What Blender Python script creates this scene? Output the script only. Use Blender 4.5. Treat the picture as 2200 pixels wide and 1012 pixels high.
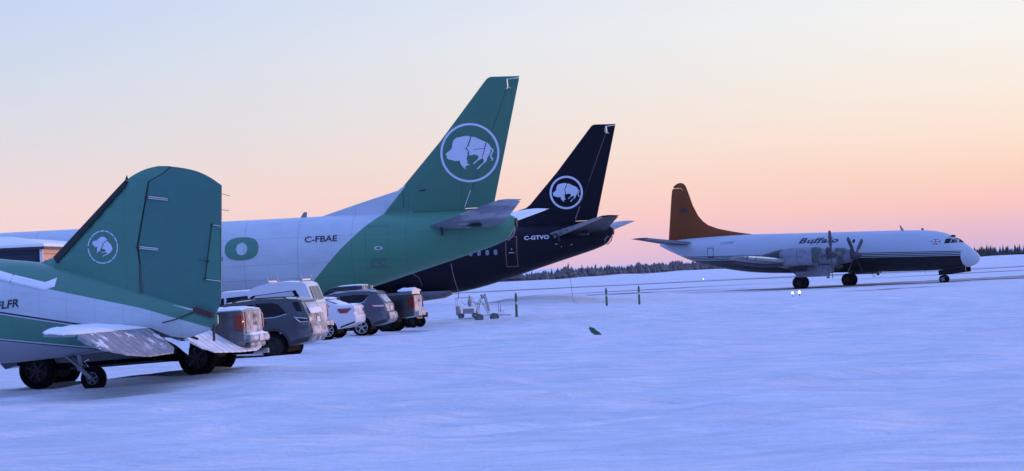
import bpy, bmesh, math, random
import numpy as np
from mathutils import Vector, Matrix
R = math.radians
sc = bpy.context.scene
for o in list(bpy.data.objects):
    bpy.data.objects.remove(o)
random.seed(7)
rng = np.random.default_rng(7)

def srgb(r, g, b):
    f = lambda c: (c / 255 / 12.92) if c / 255 <= .04045 else ((c / 255 + .055) / 1.055) ** 2.4
    return (f(r), f(g), f(b), 1.0)

# ------------------------------------------------------------------ camera
CAM_H = 2.3
ROLL = math.atan(.045)
PITCH = math.atan(74 * math.cos(ROLL) / 5500)
cd = bpy.data.cameras.new('camera')
cam = bpy.data.objects.new('camera', cd)
sc.collection.objects.link(cam)
cd.sensor_fit = 'HORIZONTAL'; cd.sensor_width = 36.0; cd.lens = 36.0 * 5500 / 2200
cd.clip_start = .5; cd.clip_end = 20000
cam.matrix_world = Matrix.Translation((0, 0, CAM_H)) @ Matrix.Rotation(R(90) + PITCH, 4, 'X') @ Matrix.Rotation(-ROLL, 4, 'Z')
sc.camera = cam

# ------------------------------------------------------------------ sky and sun (sun just above the horizon, right of the view)
SUN_AZ = R(36)         # from +X towards +Y
SUN_EL = R(1.3)
sun_dir = Vector((math.cos(SUN_AZ) * math.cos(SUN_EL), math.sin(SUN_AZ) * math.cos(SUN_EL), math.sin(SUN_EL)))
world = bpy.data.worlds.new('World'); sc.world = world; world.use_nodes = True
nt = world.node_tree; nt.nodes.clear()
def WN(t, **kw):
    n = nt.nodes.new(t)
    for k, v in kw.items(): setattr(n, k, v)
    return n
def wmath(op, a, b=None, clamp=False):
    n = WN('ShaderNodeMath', operation=op, use_clamp=clamp)
    for i, v in enumerate((a, b)):
        if v is None: continue
        if isinstance(v, (int, float)): n.inputs[i].default_value = v
        else: nt.links.new(v, n.inputs[i])
    return n.outputs[0]
tc = WN('ShaderNodeTexCoord')
nrm = WN('ShaderNodeVectorMath', operation='NORMALIZE'); nt.links.new(tc.outputs['Generated'], nrm.inputs[0])
sep = WN('ShaderNodeSeparateXYZ'); nt.links.new(nrm.outputs[0], sep.inputs[0])
elev = wmath('DIVIDE', wmath('ARCSINE', sep.outputs[2]), math.pi / 2)          # 0 horizon .. 1 zenith
elev = wmath('MAXIMUM', elev, 0.0)
elev = wmath('POWER', elev, .5)                                                # stretch the band near the horizon
hl = wmath('SQRT', wmath('ADD', wmath('MULTIPLY', sep.outputs[0], sep.outputs[0]), wmath('MULTIPLY', sep.outputs[1], sep.outputs[1])))
ca = wmath('DIVIDE', wmath('ADD', wmath('MULTIPLY', sep.outputs[0], math.cos(SUN_AZ)), wmath('MULTIPLY', sep.outputs[1], math.sin(SUN_AZ))), wmath('MAXIMUM', hl, .001))
azs = wmath('DIVIDE', wmath('ARCCOSINE', ca), math.pi)                         # 0 under the sun .. 1 opposite
def ramp(stops):
    n = WN('ShaderNodeValToRGB'); r = n.color_ramp; r.interpolation = 'EASE'
    r.interpolation = 'LINEAR'
    while len(r.elements) > 1: r.elements.remove(r.elements[-1])
    first = True
    for deg, col in stops:
        p = math.sqrt(max(deg, 0) / 90)
        e = r.elements[0] if first else r.elements.new(p)
        e.position = p; e.color = srgb(*col); first = False
    nt.links.new(elev, n.inputs[0])
    return n.outputs[0]
ZEN = [(22, (180, 206, 252)), (45, (152, 184, 255)), (90, (140, 176, 255))]
r_sun = ramp([(0, (218, 178, 202)), (.3, (228, 185, 204)), (.55, (234, 190, 204)), (1.0, (251, 199, 193)), (1.7, (253, 213, 195)), (2.5, (254, 227, 208)), (3.6, (251, 237, 224)), (5.2, (246, 245, 241)), (8, (232, 238, 246))] + ZEN)
r_mid = ramp([(0, (232, 200, 222)), (.4, (244, 208, 222)), (1.0, (246, 212, 214)), (1.9, (241, 217, 216)), (3.3, (222, 219, 227)), (4.7, (209, 218, 235)), (6.3, (197, 212, 244)), (9, (188, 208, 248))] + ZEN)
r_back = ramp([(0, (104, 142, 232)), (4, (110, 150, 244)), (12, (120, 158, 252)), (30, (138, 174, 255)), (90, (140, 176, 255))])
def wmix(f, a, b):
    n = WN('ShaderNodeMix', data_type='RGBA'); nt.links.new(f, n.inputs[0]); nt.links.new(a, n.inputs[6]); nt.links.new(b, n.inputs[7])
    return n.outputs[2]
def mrange(v, a, b):
    n = WN('ShaderNodeMapRange', interpolation_type='SMOOTHSTEP'); nt.links.new(v, n.inputs[0]); n.inputs[1].default_value = a; n.inputs[2].default_value = b
    return n.outputs[0]
c1 = wmix(mrange(azs, 40 / 180, 70 / 180), r_sun, r_mid)
c2 = wmix(mrange(azs, 75 / 180, 135 / 180), c1, r_back)
sky = WN('ShaderNodeTexSky'); sky.sky_type = 'NISHITA'; sky.sun_disc = False
sky.sun_elevation = SUN_EL; sky.sun_rotation = R(90) - SUN_AZ; sky.ozone_density = 3.0
bg1 = WN('ShaderNodeBackground'); nt.links.new(c2, bg1.inputs[0]); bg1.inputs[1].default_value = 1.0
bg2 = WN('ShaderNodeBackground'); nt.links.new(sky.outputs[0], bg2.inputs[0]); bg2.inputs[1].default_value = .002
ad = WN('ShaderNodeAddShader'); nt.links.new(bg1.outputs[0], ad.inputs[0]); nt.links.new(bg2.outputs[0], ad.inputs[1])
bg3 = WN('ShaderNodeBackground'); bg3.inputs[0].default_value = (.21, .23, 1.0, 1)                # deep blue of the upper dusk sky
nt.links.new(wmath('MULTIPLY', mrange(elev, .29, .80), .47), bg3.inputs[1])
ad2 = WN('ShaderNodeAddShader'); nt.links.new(ad.outputs[0], ad2.inputs[0]); nt.links.new(bg3.outputs[0], ad2.inputs[1])
wo = WN('ShaderNodeOutputWorld'); nt.links.new(ad2.outputs[0], wo.inputs[0])

sl = bpy.data.lights.new('sun', 'SUN'); sl.energy = 1.6; sl.angle = R(1.0); sl.color = (1.0, .52, .36)
so = bpy.data.objects.new('sun', sl); sc.collection.objects.link(so)
so.rotation_euler = sun_dir.to_track_quat('Z', 'Y').to_euler()

sc.view_settings.view_transform = 'Standard'; sc.view_settings.look = 'None'
sc.view_settings.exposure = 0.0; sc.view_settings.gamma = 1.0
sc.render.engine = 'CYCLES'
sc.cycles.use_denoising = True
sc.cycles.max_bounces = 6; sc.cycles.volume_bounces = 1

# ------------------------------------------------------------------ helpers
COL = sc.collection
def link_obj(name, data, parent=None):
    o = bpy.data.objects.new(name, data); COL.objects.link(o)
    if parent is not None: o.parent = parent
    return o
def thing(name, label, cat, loc=(0, 0, 0), rz=0.0, group=None, rx=0.0, ry=0.0):
    o = link_obj(name, None); o.location = loc; o.rotation_euler = (rx, ry, rz)
    o.empty_display_size = .3
    tag(o, label, cat, group); return o
def tag(o, label=None, cat=None, group=None, kind=None):
    if label: o['label'] = label
    if cat: o['category'] = cat
    if group: o['group'] = group
    if kind: o['kind'] = kind
    return o
def copy_tree(o, parent=None):
    c = o.copy(); COL.objects.link(c)
    if parent is not None: c.parent = parent
    for ch in o.children: copy_tree(ch, c)
    return c

class MB:
    def __init__(s): s.v = []; s.f = []; s.m = []
    def add(s, vs, fs, mi=0):
        b = len(s.v); s.v += [tuple(p) for p in vs]
        for f in fs: s.f.append(tuple(b + i for i in f)); s.m.append(mi)
        return s
    def box(s, c, d, rot=None, mi=0):
        x, y, z = d[0] / 2, d[1] / 2, d[2] / 2
        vs = [Vector(p) for p in ((-x, -y, -z), (x, -y, -z), (x, y, -z), (-x, y, -z), (-x, -y, z), (x, -y, z), (x, y, z), (-x, y, z))]
        if rot is not None: vs = [rot @ p for p in vs]
        c = Vector(c)
        return s.add([p + c for p in vs], [(0, 3, 2, 1), (4, 5, 6, 7), (0, 1, 5, 4), (1, 2, 6, 5), (2, 3, 7, 6), (3, 0, 4, 7)], mi)
    def bar(s, a, b, w, h=None, mi=0):
        a = Vector(a); b = Vector(b); h = h or w; d = b - a
        q = d.to_track_quat('X', 'Z').to_matrix()
        return s.box((a + b) / 2, (d.length, w, h), q, mi)
    def tube(s, pts, r, n=8, mi=0, cap=True):
        pts = [Vector(p) for p in pts]; rs = r if isinstance(r, (list, tuple)) else [r] * len(pts)
        rings = []; up = Vector((0, 0, 1))
        for i, p in enumerate(pts):
            d = (pts[min(i + 1, len(pts) - 1)] - pts[max(i - 1, 0)]).normalized()
            u = up if abs(d.dot(up)) < .95 else Vector((1, 0, 0))
            a = d.cross(u).normalized(); b = a.cross(d)
            rings.append([p + (a * math.cos(2 * math.pi * k / n) + b * math.sin(2 * math.pi * k / n)) * rs[i] for k in range(n)])
        return s.loft(rings, mi, cap)
    def loft(s, rings, mi=0, cap=True, closed=True):
        n = len(rings[0]); vs = [p for r in rings for p in r]; fs = []
        for i in range(len(rings) - 1):
            for k in range(n if closed else n - 1):
                k2 = (k + 1) % n
                fs.append((i * n + k, i * n + k2, (i + 1) * n + k2, (i + 1) * n + k))
        if cap: fs.append(tuple(range(n))[::-1]); fs.append(tuple((len(rings) - 1) * n + k for k in range(n)))
        return s.add(vs, fs, mi)
    def lathe(s, prof, c=(0, 0, 0), axis='Y', n=24, mi=0):
        c = Vector(c); rings = []
        for k in range(n):
            t = 2 * math.pi * k / n; ring = []
            for r, h in prof:
                p = {'Y': (r * math.cos(t), h, r * math.sin(t)), 'Z': (r * math.cos(t), r * math.sin(t), h), 'X': (h, r * math.cos(t), r * math.sin(t))}[axis]
                ring.append(c + Vector(p))
            rings.append(ring)
        m = len(prof); vs = [p for r in rings for p in r]; fs = []
        for k in range(n):
            k2 = (k + 1) % n
            for j in range(m - 1): fs.append((k * m + j, k * m + j + 1, k2 * m + j + 1, k2 * m + j))
        return s.add(vs, fs, mi)
    def build(s, name, mats, parent=None, smooth=35):
        return finish(name, s.v, s.f, mats, parent, smooth, s.m)
def finish(name, v, f, mats, parent=None, smooth=35, mi=None):
    me = bpy.data.meshes.new(name); me.from_pydata([tuple(p) for p in v], [], f)
    mats = mats if isinstance(mats, (list, tuple)) else [mats]
    for m in mats: me.materials.append(m)
    if mi and len(mats) > 1: me.polygons.foreach_set('material_index', mi)
    bm = bmesh.new(); bm.from_mesh(me); bmesh.ops.recalc_face_normals(bm, faces=bm.faces); bm.to_mesh(me); bm.free()
    if smooth:
        me.polygons.foreach_set('use_smooth', [True] * len(me.polygons)); me.set_sharp_from_angle(angle=R(smooth))
    me.update()
    return link_obj(name, me, parent)

def refine2d(polys, step, sx=None, sz=None):
    """triangulated, grid-cut flat mesh of 2-D polygons; returns 2-D verts, faces, boundary edges"""
    sx = sx or step; sz = sz or step
    bm = bmesh.new()
    for poly in polys:
        if isinstance(poly, tuple) and len(poly) == 2 and isinstance(poly[1], list):
            vs = [bm.verts.new((p[0], 0, p[1])) for p in poly[0]]
            for t in poly[1]:
                try: bm.faces.new([vs[i] for i in t])
                except ValueError: pass
        else:
            bm.faces.new([bm.verts.new((p[0], 0, p[1])) for p in poly])
    bm.normal_update()
    bmesh.ops.triangulate(bm, faces=bm.faces[:], quad_method='BEAUTY', ngon_method='BEAUTY')
    xs = [v.co.x for v in bm.verts]; zs = [v.co.z for v in bm.verts]
    for a, b, st, no in ((min(xs), max(xs), sx, (1, 0, 0)), (min(zs), max(zs), sz, (0, 0, 1))):
        k = math.floor(a / st) + 1
        while k * st < b - 1e-4:
            bmesh.ops.bisect_plane(bm, geom=bm.verts[:] + bm.edges[:] + bm.faces[:], dist=1e-5, plane_co=Vector(no) * (k * st), plane_no=no)
            k += 1
    bm.verts.index_update()
    V = [(v.co.x, v.co.z) for v in bm.verts]; Fc = [tuple(v.index for v in f.verts) for f in bm.faces]
    Bd = [tuple(v.index for v in e.verts) for e in bm.edges if len(e.link_faces) == 1]
    bm.free(); return V, Fc, Bd
def decal(name, polys, surf, side, mat, parent, off=.012, step=.3, smooth=60):
    V, Fc, _ = refine2d(polys, step)
    return finish(name, [(x, side * (surf(x, z) + off), z) for x, z in V], Fc, mat, parent, smooth)
IDM = lambda s, t, n: (s, n, t)
def plate(name, poly, thick, mat, parent, mp=IDM, step=.4, smooth=40):
    """a solid slab of the given outline; thick(s,t) is its half thickness, mp maps (s,t,n) to space"""
    V, Fc, Bd = refine2d([poly], step); n = len(V)
    vs = [mp(s, t, thick(s, t)) for s, t in V] + [mp(s, t, -thick(s, t)) for s, t in V]
    fs = list(Fc) + [tuple(i + n for i in f[::-1]) for f in Fc] + [(a, b, b + n, a + n) for a, b in Bd]
    return finish(name, vs, fs, mat, parent, smooth)
def chord_fn(full):
    def f(t):
        xs = []
        for i in range(len(full)):
            (x1, z1), (x2, z2) = full[i], full[(i + 1) % len(full)]
            if (z1 - t) * (z2 - t) <= 0 and abs(z1 - z2) > 1e-6: xs.append(x1 + (x2 - x1) * (t - z1) / (z2 - z1))
        return (max(xs), min(xs)) if len(xs) > 1 else None
    return f
def foil(full, tc, lo=.006):
    """half thickness of an aerofoil filling outline full; leading edge at large s"""
    ch = chord_fn(full); ts = [p[1] for p in full]; t0, t1 = min(ts), max(ts)
    def h(s, t):
        c = ch(min(max(t, t0 + .02), t1 - .02))
        if not c: return lo
        le, te = c; u = min(max((le - s) / max(le - te, .05), 0), 1)
        return max(lo, 5 * tc * (le - te) * (.2969 * math.sqrt(u) - .126 * u - .3516 * u * u + .2843 * u ** 3 - .1036 * u ** 4))
    return h
def ring_polys(cx, cz, r0, r1, a0=0, a1=360, n=64, ry=1.0):
    out = []
    for k in range(n):
        a = R(a0 + (a1 - a0) * k / n); b = R(a0 + (a1 - a0) * (k + 1) / n)
        out.append([(cx + r0 * math.cos(a), cz + ry * r0 * math.sin(a)), (cx + r1 * math.cos(a), cz + ry * r1 * math.sin(a)), (cx + r1 * math.cos(b), cz + ry * r1 * math.sin(b)), (cx + r0 * math.cos(b), cz + ry * r0 * math.sin(b))])
    return out
_txt = {}
def text_mesh(body, bold=0.0, shear=0.0, space=1.0):
    cu = bpy.data.curves.new('tmp', 'FONT'); cu.body = body; cu.offset = bold; cu.shear = shear; cu.space_character = space; cu.resolution_u = 3
    o = bpy.data.objects.new('tmp', cu); COL.objects.link(o)
    dg = bpy.context.evaluated_depsgraph_get(); me = bpy.data.meshes.new_from_object(o.evaluated_get(dg))
    vs = [(v.co.x, v.co.y) for v in me.vertices]; fs = [tuple(p.vertices) for p in me.polygons]
    bpy.data.objects.remove(o); bpy.data.meshes.remove(me); bpy.data.curves.remove(cu)
    x0 = min(v[0] for v in vs); x1 = max(v[0] for v in vs); y0 = min(v[1] for v in vs); y1 = max(v[1] for v in vs)
    return [((x - x0) / (x1 - x0), (y - y0) / (y1 - y0)) for x, y in vs], fs
def text_decal(name, body, x0, x1, z0, z1, surf, side, mat, parent, bold=.02, shear=0.0, slope=0.0, step=.12, off=.012, space=1.0):
    vs, fs = text_mesh(body, bold, shear, space)
    V = [(x0 + (x1 - x0) * u, z0 + (z1 - z0) * v + slope * (x1 - x0) * u) for u, v in vs]
    return decal(name, [(V, fs)], surf, side, mat, parent, off, step)
def lerp_tab(tab, k=1):
    xs = [t[0] for t in tab]
    return lambda x, j=k: float(np.interp(x, xs, [t[j] for t in tab]))
class Fuselage:
    """round body through stations (x, top, bottom, half width), x rising"""
    def __init__(s, st): s.st = sorted(st); s.xs = [t[0] for t in s.st]
    def at(s, x): return [float(np.interp(x, s.xs, [t[j] for t in s.st])) for j in (1, 2, 3)]
    def y(s, x, z):
        t, b, w = s.at(x); zc = (t + b) / 2; hh = max((t - b) / 2, .02)
        return w * math.sqrt(max(1 - ((z - zc) / hh) ** 2, .0004))
    def build(s, name, mat, parent, n=56, sub=.5):
        xs = []
        for a, b in zip(s.xs[:-1], s.xs[1:]):
            m = max(1, int((b - a) / sub))
            xs += [a + (b - a) * i / m for i in range(m)]
        xs.append(s.xs[-1]); rings = []
        for x in xs:
            t, b, w = s.at(x); zc = (t + b) / 2; hh = (t - b) / 2
            rings.append([(x, w * math.cos(2 * math.pi * k / n), zc + hh * math.sin(2 * math.pi * k / n)) for k in range(n)])
        return MB().loft(rings).build(name, mat, parent, 50)
def smooth_tab(tab, n=3):
    """corner-cutting so lofted bodies have no kinks"""
    for _ in range(n):
        out = [tab[0]]
        for a, b in zip(tab[:-1], tab[1:]):
            out.append(tuple(.75 * p + .25 * q for p, q in zip(a, b))); out.append(tuple(.25 * p + .75 * q for p, q in zip(a, b)))
        out.append(tab[-1]); tab = out
    return tab

# ------------------------------------------------------------------ materials
class Mat:
    def __init__(s, name, rough=.5, metal=0.0, spec=.5, coat=0.0):
        s.m = bpy.data.materials.new(name); s.m.use_nodes = True; s.t = s.m.node_tree
        s.b = s.t.nodes['Principled BSDF']; s.b.inputs['Roughness'].default_value = rough; s.b.inputs['Metallic'].default_value = metal
        s.b.inputs['Specular IOR Level'].default_value = spec; s.b.inputs['Coat Weight'].default_value = coat; s.b.inputs['Coat Roughness'].default_value = .15
        s._xyz = None; s._oc = None
    def n(s, t, **kw):
        x = s.t.nodes.new(t)
        for k, v in kw.items(): setattr(x, k, v)
        return x
    def put(s, sock, v):
        if isinstance(v, bpy.types.NodeSocket): s.t.links.new(v, sock)
        else: sock.default_value = v
    def math(s, op, a, b=0.0, c=0.0, clamp=False):
        x = s.n('ShaderNodeMath', operation=op, use_clamp=clamp)
        for i, v in enumerate((a, b, c)): s.put(x.inputs[i], v)
        return x.outputs[0]
    def oc(s):
        if s._oc is None: s._oc = s.n('ShaderNodeTexCoord').outputs['Object']
        return s._oc
    def xyz(s):
        if s._xyz is None:
            q = s.n('ShaderNodeSeparateXYZ'); s.t.links.new(s.oc(), q.inputs[0]); s._xyz = q.outputs
        return s._xyz
    def mix(s, f, a, b):
        x = s.n('ShaderNodeMix', data_type='RGBA'); s.put(x.inputs[0], f); s.put(x.inputs[6], a); s.put(x.inputs[7], b); return x.outputs[2]
    def noise(s, scale, detail=4, rough=.6, stretch=None, lo=None, hi=None, off=(0, 0, 0)):
        v = s.oc()
        if stretch or off != (0, 0, 0):
            mp = s.n('ShaderNodeMapping'); mp.inputs['Scale'].default_value = stretch or (1, 1, 1); mp.inputs['Location'].default_value = off
            s.t.links.new(v, mp.inputs[0]); v = mp.outputs[0]
        x = s.n('ShaderNodeTexNoise'); x.inputs['Scale'].default_value = scale; x.inputs['Detail'].default_value = detail; x.inputs['Roughness'].default_value = rough
        s.t.links.new(v, x.inputs['Vector']); o = x.outputs[0]
        if lo is not None: o = s.rng(o, lo, hi)
        return o
    def rng(s, v, lo, hi, a=0.0, b=1.0):
        x = s.n('ShaderNodeMapRange'); s.put(x.inputs[0], v); x.inputs[1].default_value = lo; x.inputs[2].default_value = hi; x.inputs[3].default_value = a; x.inputs[4].default_value = b
        return x.outputs[0]
    def gt(s, a, b): return s.math('GREATER_THAN', a, b)
    def line(s, v, at, w):   # 1 within w of at
        return s.math('LESS_THAN', s.math('ABSOLUTE', s.math('SUBTRACT', v, at)), w)
    def color(s, c): s.put(s.b.inputs['Base Color'], c); return s
    def rough(s, r): s.put(s.b.inputs['Roughness'], r); return s
    def bump(s, h, strength=.3, dist=.02):
        x = s.n('ShaderNodeBump'); x.inputs['Strength'].default_value = strength; x.inputs['Distance'].default_value = dist
        s.put(x.inputs['Height'], h); s.t.links.new(x.outputs[0], s.b.inputs['Normal']); return s
    def curve(s, v, pts, lo, hi, olo, ohi):
        """piecewise curve v -> value"""
        x = s.n('ShaderNodeFloatCurve'); c = x.mapping.curves[0]
        P = [((a - lo) / (hi - lo), (b - olo) / (ohi - olo)) for a, b in pts]
        c.points[0].location = P[0]; c.points[1].location = P[-1]
        for p in P[1:-1]: c.points.new(*p)
        for p in c.points: p.handle_type = 'VECTOR'
        x.mapping.update(); s.put(x.inputs['Value'], s.rng(v, lo, hi))
        return s.rng(x.outputs[0], 0, 1, olo, ohi)
def dirty(m, base, amount=.25, tone=(.10, .10, .11, 1), scale=1.3):
    """weathered paint: streaks and blotches over base"""
    a = m.noise(scale, 6, .65, (.5, 1, 1.6), .45, .75); b = m.noise(scale * 9, 3, .6, None, .5, .8)
    f = m.math('MULTIPLY', m.math('ADD', m.math('MULTIPLY', a, .7), m.math('MULTIPLY', b, .3)), amount)
    return m.mix(f, base, tone)
def simple(name, col, rough=.5, metal=0.0, var=.2, scale=4, coat=0.0, tone=None):
    m = Mat(name, rough, metal, coat=coat)
    tone = tone or tuple(c * .55 for c in col[:3]) + (1,)
    m.color(m.mix(m.math('MULTIPLY', m.noise(scale, 5, .6, None, .35, .75), var), col, tone))
    return m.m
GREEN = (.060, .225, .152, 1); GREEN2 = (.064, .245, .152, 1); WHITE = (.52, .60, .64, 1); NAVY = (.0035, .0045, .012, 1)
M = {}
M['white'] = simple('white_paint', WHITE, .4, var=.12)
M['green'] = simple('green_paint', GREEN, .45, var=.2)
M['gapgreen'] = simple('gap_shade_green', (.02, .09, .07, 1), .7)
M['navy'] = simple('navy_paint', NAVY, .42, var=.3); M['navy'].node_tree.nodes['Principled BSDF'].inputs['Specular IOR Level'].default_value = .12
M['black'] = simple('black_rubber', (.005, .005, .006, 1), .9, var=.3, scale=12); M['black'].node_tree.nodes['Principled BSDF'].inputs['Specular IOR Level'].default_value = .1
M['dark'] = simple('dark_metal', (.03, .03, .034, 1), .6, var=.4)
M['grey'] = simple('grey_metal', (.27, .28, .31, 1), .45, .25, var=.4)
sg = Mat('grey_stabiliser_paint', .5, 0, .3); sg.color(sg.mix(sg.noise(.55, 4, .55, (.7, 1, 1), .49, .52), sg.mix(sg.noise(5, 5, .6), (.17, .19, .24, 1), (.22, .24, .29, 1)), (.36, .38, .43, 1))); M['stabgrey'] = sg.m
M['blade'] = simple('blade_metal', (.055, .058, .07, 1), .45, .4, var=.4)
M['strut'] = simple('dull_strut_metal', (.20, .20, .22, 1), .45, .4, var=.5, scale=10)
M['steel'] = simple('bare_steel', (.5, .5, .52, 1), .35, .8, var=.3)
M['chrome'] = simple('bright_metal', (.7, .7, .72, 1), .22, .9, var=.2)
M['pale'] = simple('pale_sealant', (.72, .72, .70, 1), .6, var=.2)
M['maroon'] = simple('maroon_paint', (.11, .018, .022, 1), .5, var=.4)
M['redline'] = simple('red_outline_paint', (.25, .07, .08, 1), .5, var=.2)
M['pink'] = simple('faded_outline_paint', (.30, .20, .24, 1), .5, var=.2)
M['letter'] = simple('dark_letter_paint', (.012, .014, .03, 1), .5, var=.1)
M['whiteletter'] = simple('white_letter_paint', (.62, .66, .72, 1), .5, var=.1)
M['logo'] = simple('pale_logo_paint', (.66, .70, .80, 1), .5, var=.1)
M['blackcoat'] = simple('black_boot', (.010, .010, .011, 1), .55, var=.2)
M['window'] = simple('pale_window_plug', (.20, .22, .28, 1), .3, var=.2)
g = Mat('dark_glass', .08, 0, .22); g.color((.004, .005, .009, 1)); M['glass'] = g.m
g = Mat('red_lens', .15, 0, .6, .4); g.color((.22, .010, .012, 1)); M['lens'] = g.m
g = Mat('clear_lens', .12, 0, .6, .4); g.color((.55, .50, .52, 1)); M['clear'] = g.m
M['plate'] = simple('number_plate', (.6, .6, .62, 1), .4)
s = Mat('snow', .75, 0, .25); s.color((.86, .88, .90, 1)); s.bump(s.noise(7, 6, .65), .35, .05); M['snow'] = s.m
s = Mat('frosted_paint', .6); s.color(s.mix(s.noise(5, 7, .75, None, .38, .62), (.13, .135, .15, 1), (.58, .58, .60, 1))); M['frost'] = s.m
s = Mat('frosted_glass', .5); s.color(s.mix(s.noise(5, 6, .7, None, .3, .6), (.12, .13, .15, 1), (.66, .67, .70, 1))); M['frostglass'] = s.m
M['alloy'] = simple('alloy_rim', (.55, .56, .58, 1), .35, .6, var=.2)
M['darkrim'] = simple('dark_rim', (.014, .014, .017, 1), .4, .3, var=.3)
s = Mat('tyre', .9, 0, .0); s.color(s.mix(s.noise(14, 5, .7, None, .55, .8), (.006, .006, .007, 1), (.03, .03, .033, 1))); M['tyre'] = s.m
M['postgreen'] = simple('green_weathered_post', (.07, .13, .085, 1), .7, var=.5, scale=9)
M['brown'] = simple('dull_brown_metal', (.16, .13, .12, 1), .6, .2, var=.5, scale=8)
M['cart'] = simple('frosted_cart_metal', (.46, .43, .43, 1), .6, .0, var=.6, scale=7, tone=(.18, .15, .15, 1))
M['cartwheel'] = simple('frosted_cart_tyre', (.16, .14, .14, 1), .8, .0, var=.6, scale=9, tone=(.05, .05, .05, 1))

# ------------------------------------------------------------------ ground
def vnoise(x, y, seed):
    xi = np.floor(x).astype(np.int64); yi = np.floor(y).astype(np.int64); fx = x - xi; fy = y - yi
    fx = fx * fx * (3 - 2 * fx); fy = fy * fy * (3 - 2 * fy)
    def h(a, b):
        n = (a * 374761393 + b * 668265263 + seed * 982451653) & 0xFFFFFFFF
        n = ((n ^ (n >> 13)) * 1274126177) & 0xFFFFFFFF
        return ((n ^ (n >> 16)) & 0xFFFF) / 65535.0
    return (h(xi, yi) * (1 - fx) + h(xi + 1, yi) * fx) * (1 - fy) + (h(xi, yi + 1) * (1 - fx) + h(xi + 1, yi + 1) * fx) * fy - .5
def sstep(v, a, b):
    t = np.clip((v - a) / (b - a), 0, 1); return t * t * (3 - 2 * t)
def smooth_ground(x, y):
    x = np.asarray(x, float); y = np.asarray(y, float)
    z = -.5 * sstep(y, 125, 215)
    z = z + .30 * np.exp(-(((x + 6.3) / 4.4) ** 2 + ((y - 58.6) / 3.0) ** 2)) + .03
    z = z - .03 * sstep(-x, 8.5, 12) * sstep(75 - y, 0, 12)
    z = z + .75 * np.exp(-(((x - 1.5) / 4.2) ** 2 + ((y - 163) / 10) ** 2)) + .5 * np.exp(-(((x + 4.5) / 3.0) ** 2 + ((y - 150) / 8) ** 2)) + .5 * np.exp(-(((x - 9) / 5.0) ** 2 + ((y - 171) / 8) ** 2))
    return z
def ground_z(x, y):
    x = np.asarray(x, float); y = np.asarray(y, float)
    z = smooth_ground(x, y)
    u = x * .68 + y * .73; w = -x * .73 + y * .68                 # wind-drawn ripples
    u2 = x * .93 + y * .36; w2 = -x * .36 + y * .93
    near = 1 - sstep(y, 180, 300)
    amp = 1 - .70 * sstep(y, 100, 200)
    flat = 1 - .8 * np.exp(-(((x - 32) / 26) ** 2 + ((y - 228) / 14) ** 2))
    patch = .55 + .9 * (vnoise(x / 17, y / 21, 11) + .5)
    z = z + near * amp * flat * patch * (.15 * vnoise(u / 5.5, w / 1.5, 1) + .11 * vnoise(u / 2.4, w / .7, 2) + .12 * vnoise(u2 / 4.0, w2 / 1.7, 5) + .07 * vnoise(u2 / 1.3, w2 / .6, 7) + .06 * vnoise(u2 / 13, w2 / 6, 3))
    # ruts where the parked vehicles rolled in
    for vx, vy, hd in ((-7.2, 57.9, 172), (-7.24, 76.7, 169), (-7.0, 95.6, 170), (-5.95, 99.1, 171), (-5.2, 103.6, 171)):
        ca_, sa_ = math.cos(R(hd)), math.sin(R(hd)); fx = (x - vx) * ca_ + (y - vy) * sa_; fy = -(x - vx) * sa_ + (y - vy) * ca_ + .0035 * np.clip(-fx, 0, 40) ** 2
        on = sstep(-fx, -4.5, -3.5) * (1 - sstep(-fx, 9, 16))
        for off in (0, -1.7):
            q = (fy - off) / .24; z = z + on * (-.055 * np.exp(-q * q) + .03 * np.exp(-(np.abs(q) - 1.7) ** 2))
    # old wheel ruts crossing the apron
    for a_, b_, c_, d_ in ((-6, .035, .0030, 66), (14, -.06, .0022, 74), (4, .10, .0016, 92), (-2, .02, .0, 108)):
        yc = d_ + b_ * (x - a_) * 6 + c_ * (x - a_) ** 2
        for off in (-.85, .85):
            q = (y - yc - off) / .22; rut = np.exp(-q * q); lip = np.exp(-(np.abs(q) - 1.8) ** 2)
            z = z + near * (-.045 * rut + .028 * lip) * (.5 + vnoise(x / 2.7, y / 9, 12) + .3) * sstep(x, -9, -3)
    z = z + .22 * flat * vnoise(x / 31, y / 23, 4) * sstep(y, 100, 160)
    z = z + .5 * sstep(y, 380, 520) * (vnoise(x / 9, y / 40, 6) * .7 + .6)
    return z
ys = [-300, -150, -80, -40, -15, 0, 8, 15, 20]
y = 22.0
while y < 7000:
    ys.append(y); y += max(.14, .0042 * y) if y < 130 else .0075 * y
ys = np.array(ys); us = np.linspace(-1, 1, 421)
W_ = 26 + .85 * np.abs(ys)
X = W_[:, None] * (.30 * us + .70 * us ** 5)[None, :]; Y = np.repeat(ys[:, None], len(us), 1)
Z = ground_z(X, Y)
nr, nc = X.shape
idx = np.arange(nr * nc).reshape(nr, nc)
quads = np.stack([idx[:-1, :-1], idx[:-1, 1:], idx[1:, 1:], idx[1:, :-1]], -1).reshape(-1, 4)
def np_mesh(name, verts, faces, mat):
    k = faces.shape[1]; me = bpy.data.meshes.new(name)
    me.vertices.add(len(verts)); me.vertices.foreach_set('co', np.ascontiguousarray(verts, np.float32).ravel())
    me.loops.add(faces.size); me.loops.foreach_set('vertex_index', np.ascontiguousarray(faces, np.int32).ravel())
    me.polygons.add(len(faces)); me.polygons.foreach_set('loop_start', np.arange(0, faces.size, k, dtype=np.int32))
    try: me.polygons.foreach_set('loop_total', np.full(len(faces), k, np.int32))
    except Exception: pass
    me.update(calc_edges=True); me.validate(); me.materials.append(mat)
    return me
s = Mat('snow_ground', .8, 0, .2)
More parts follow.
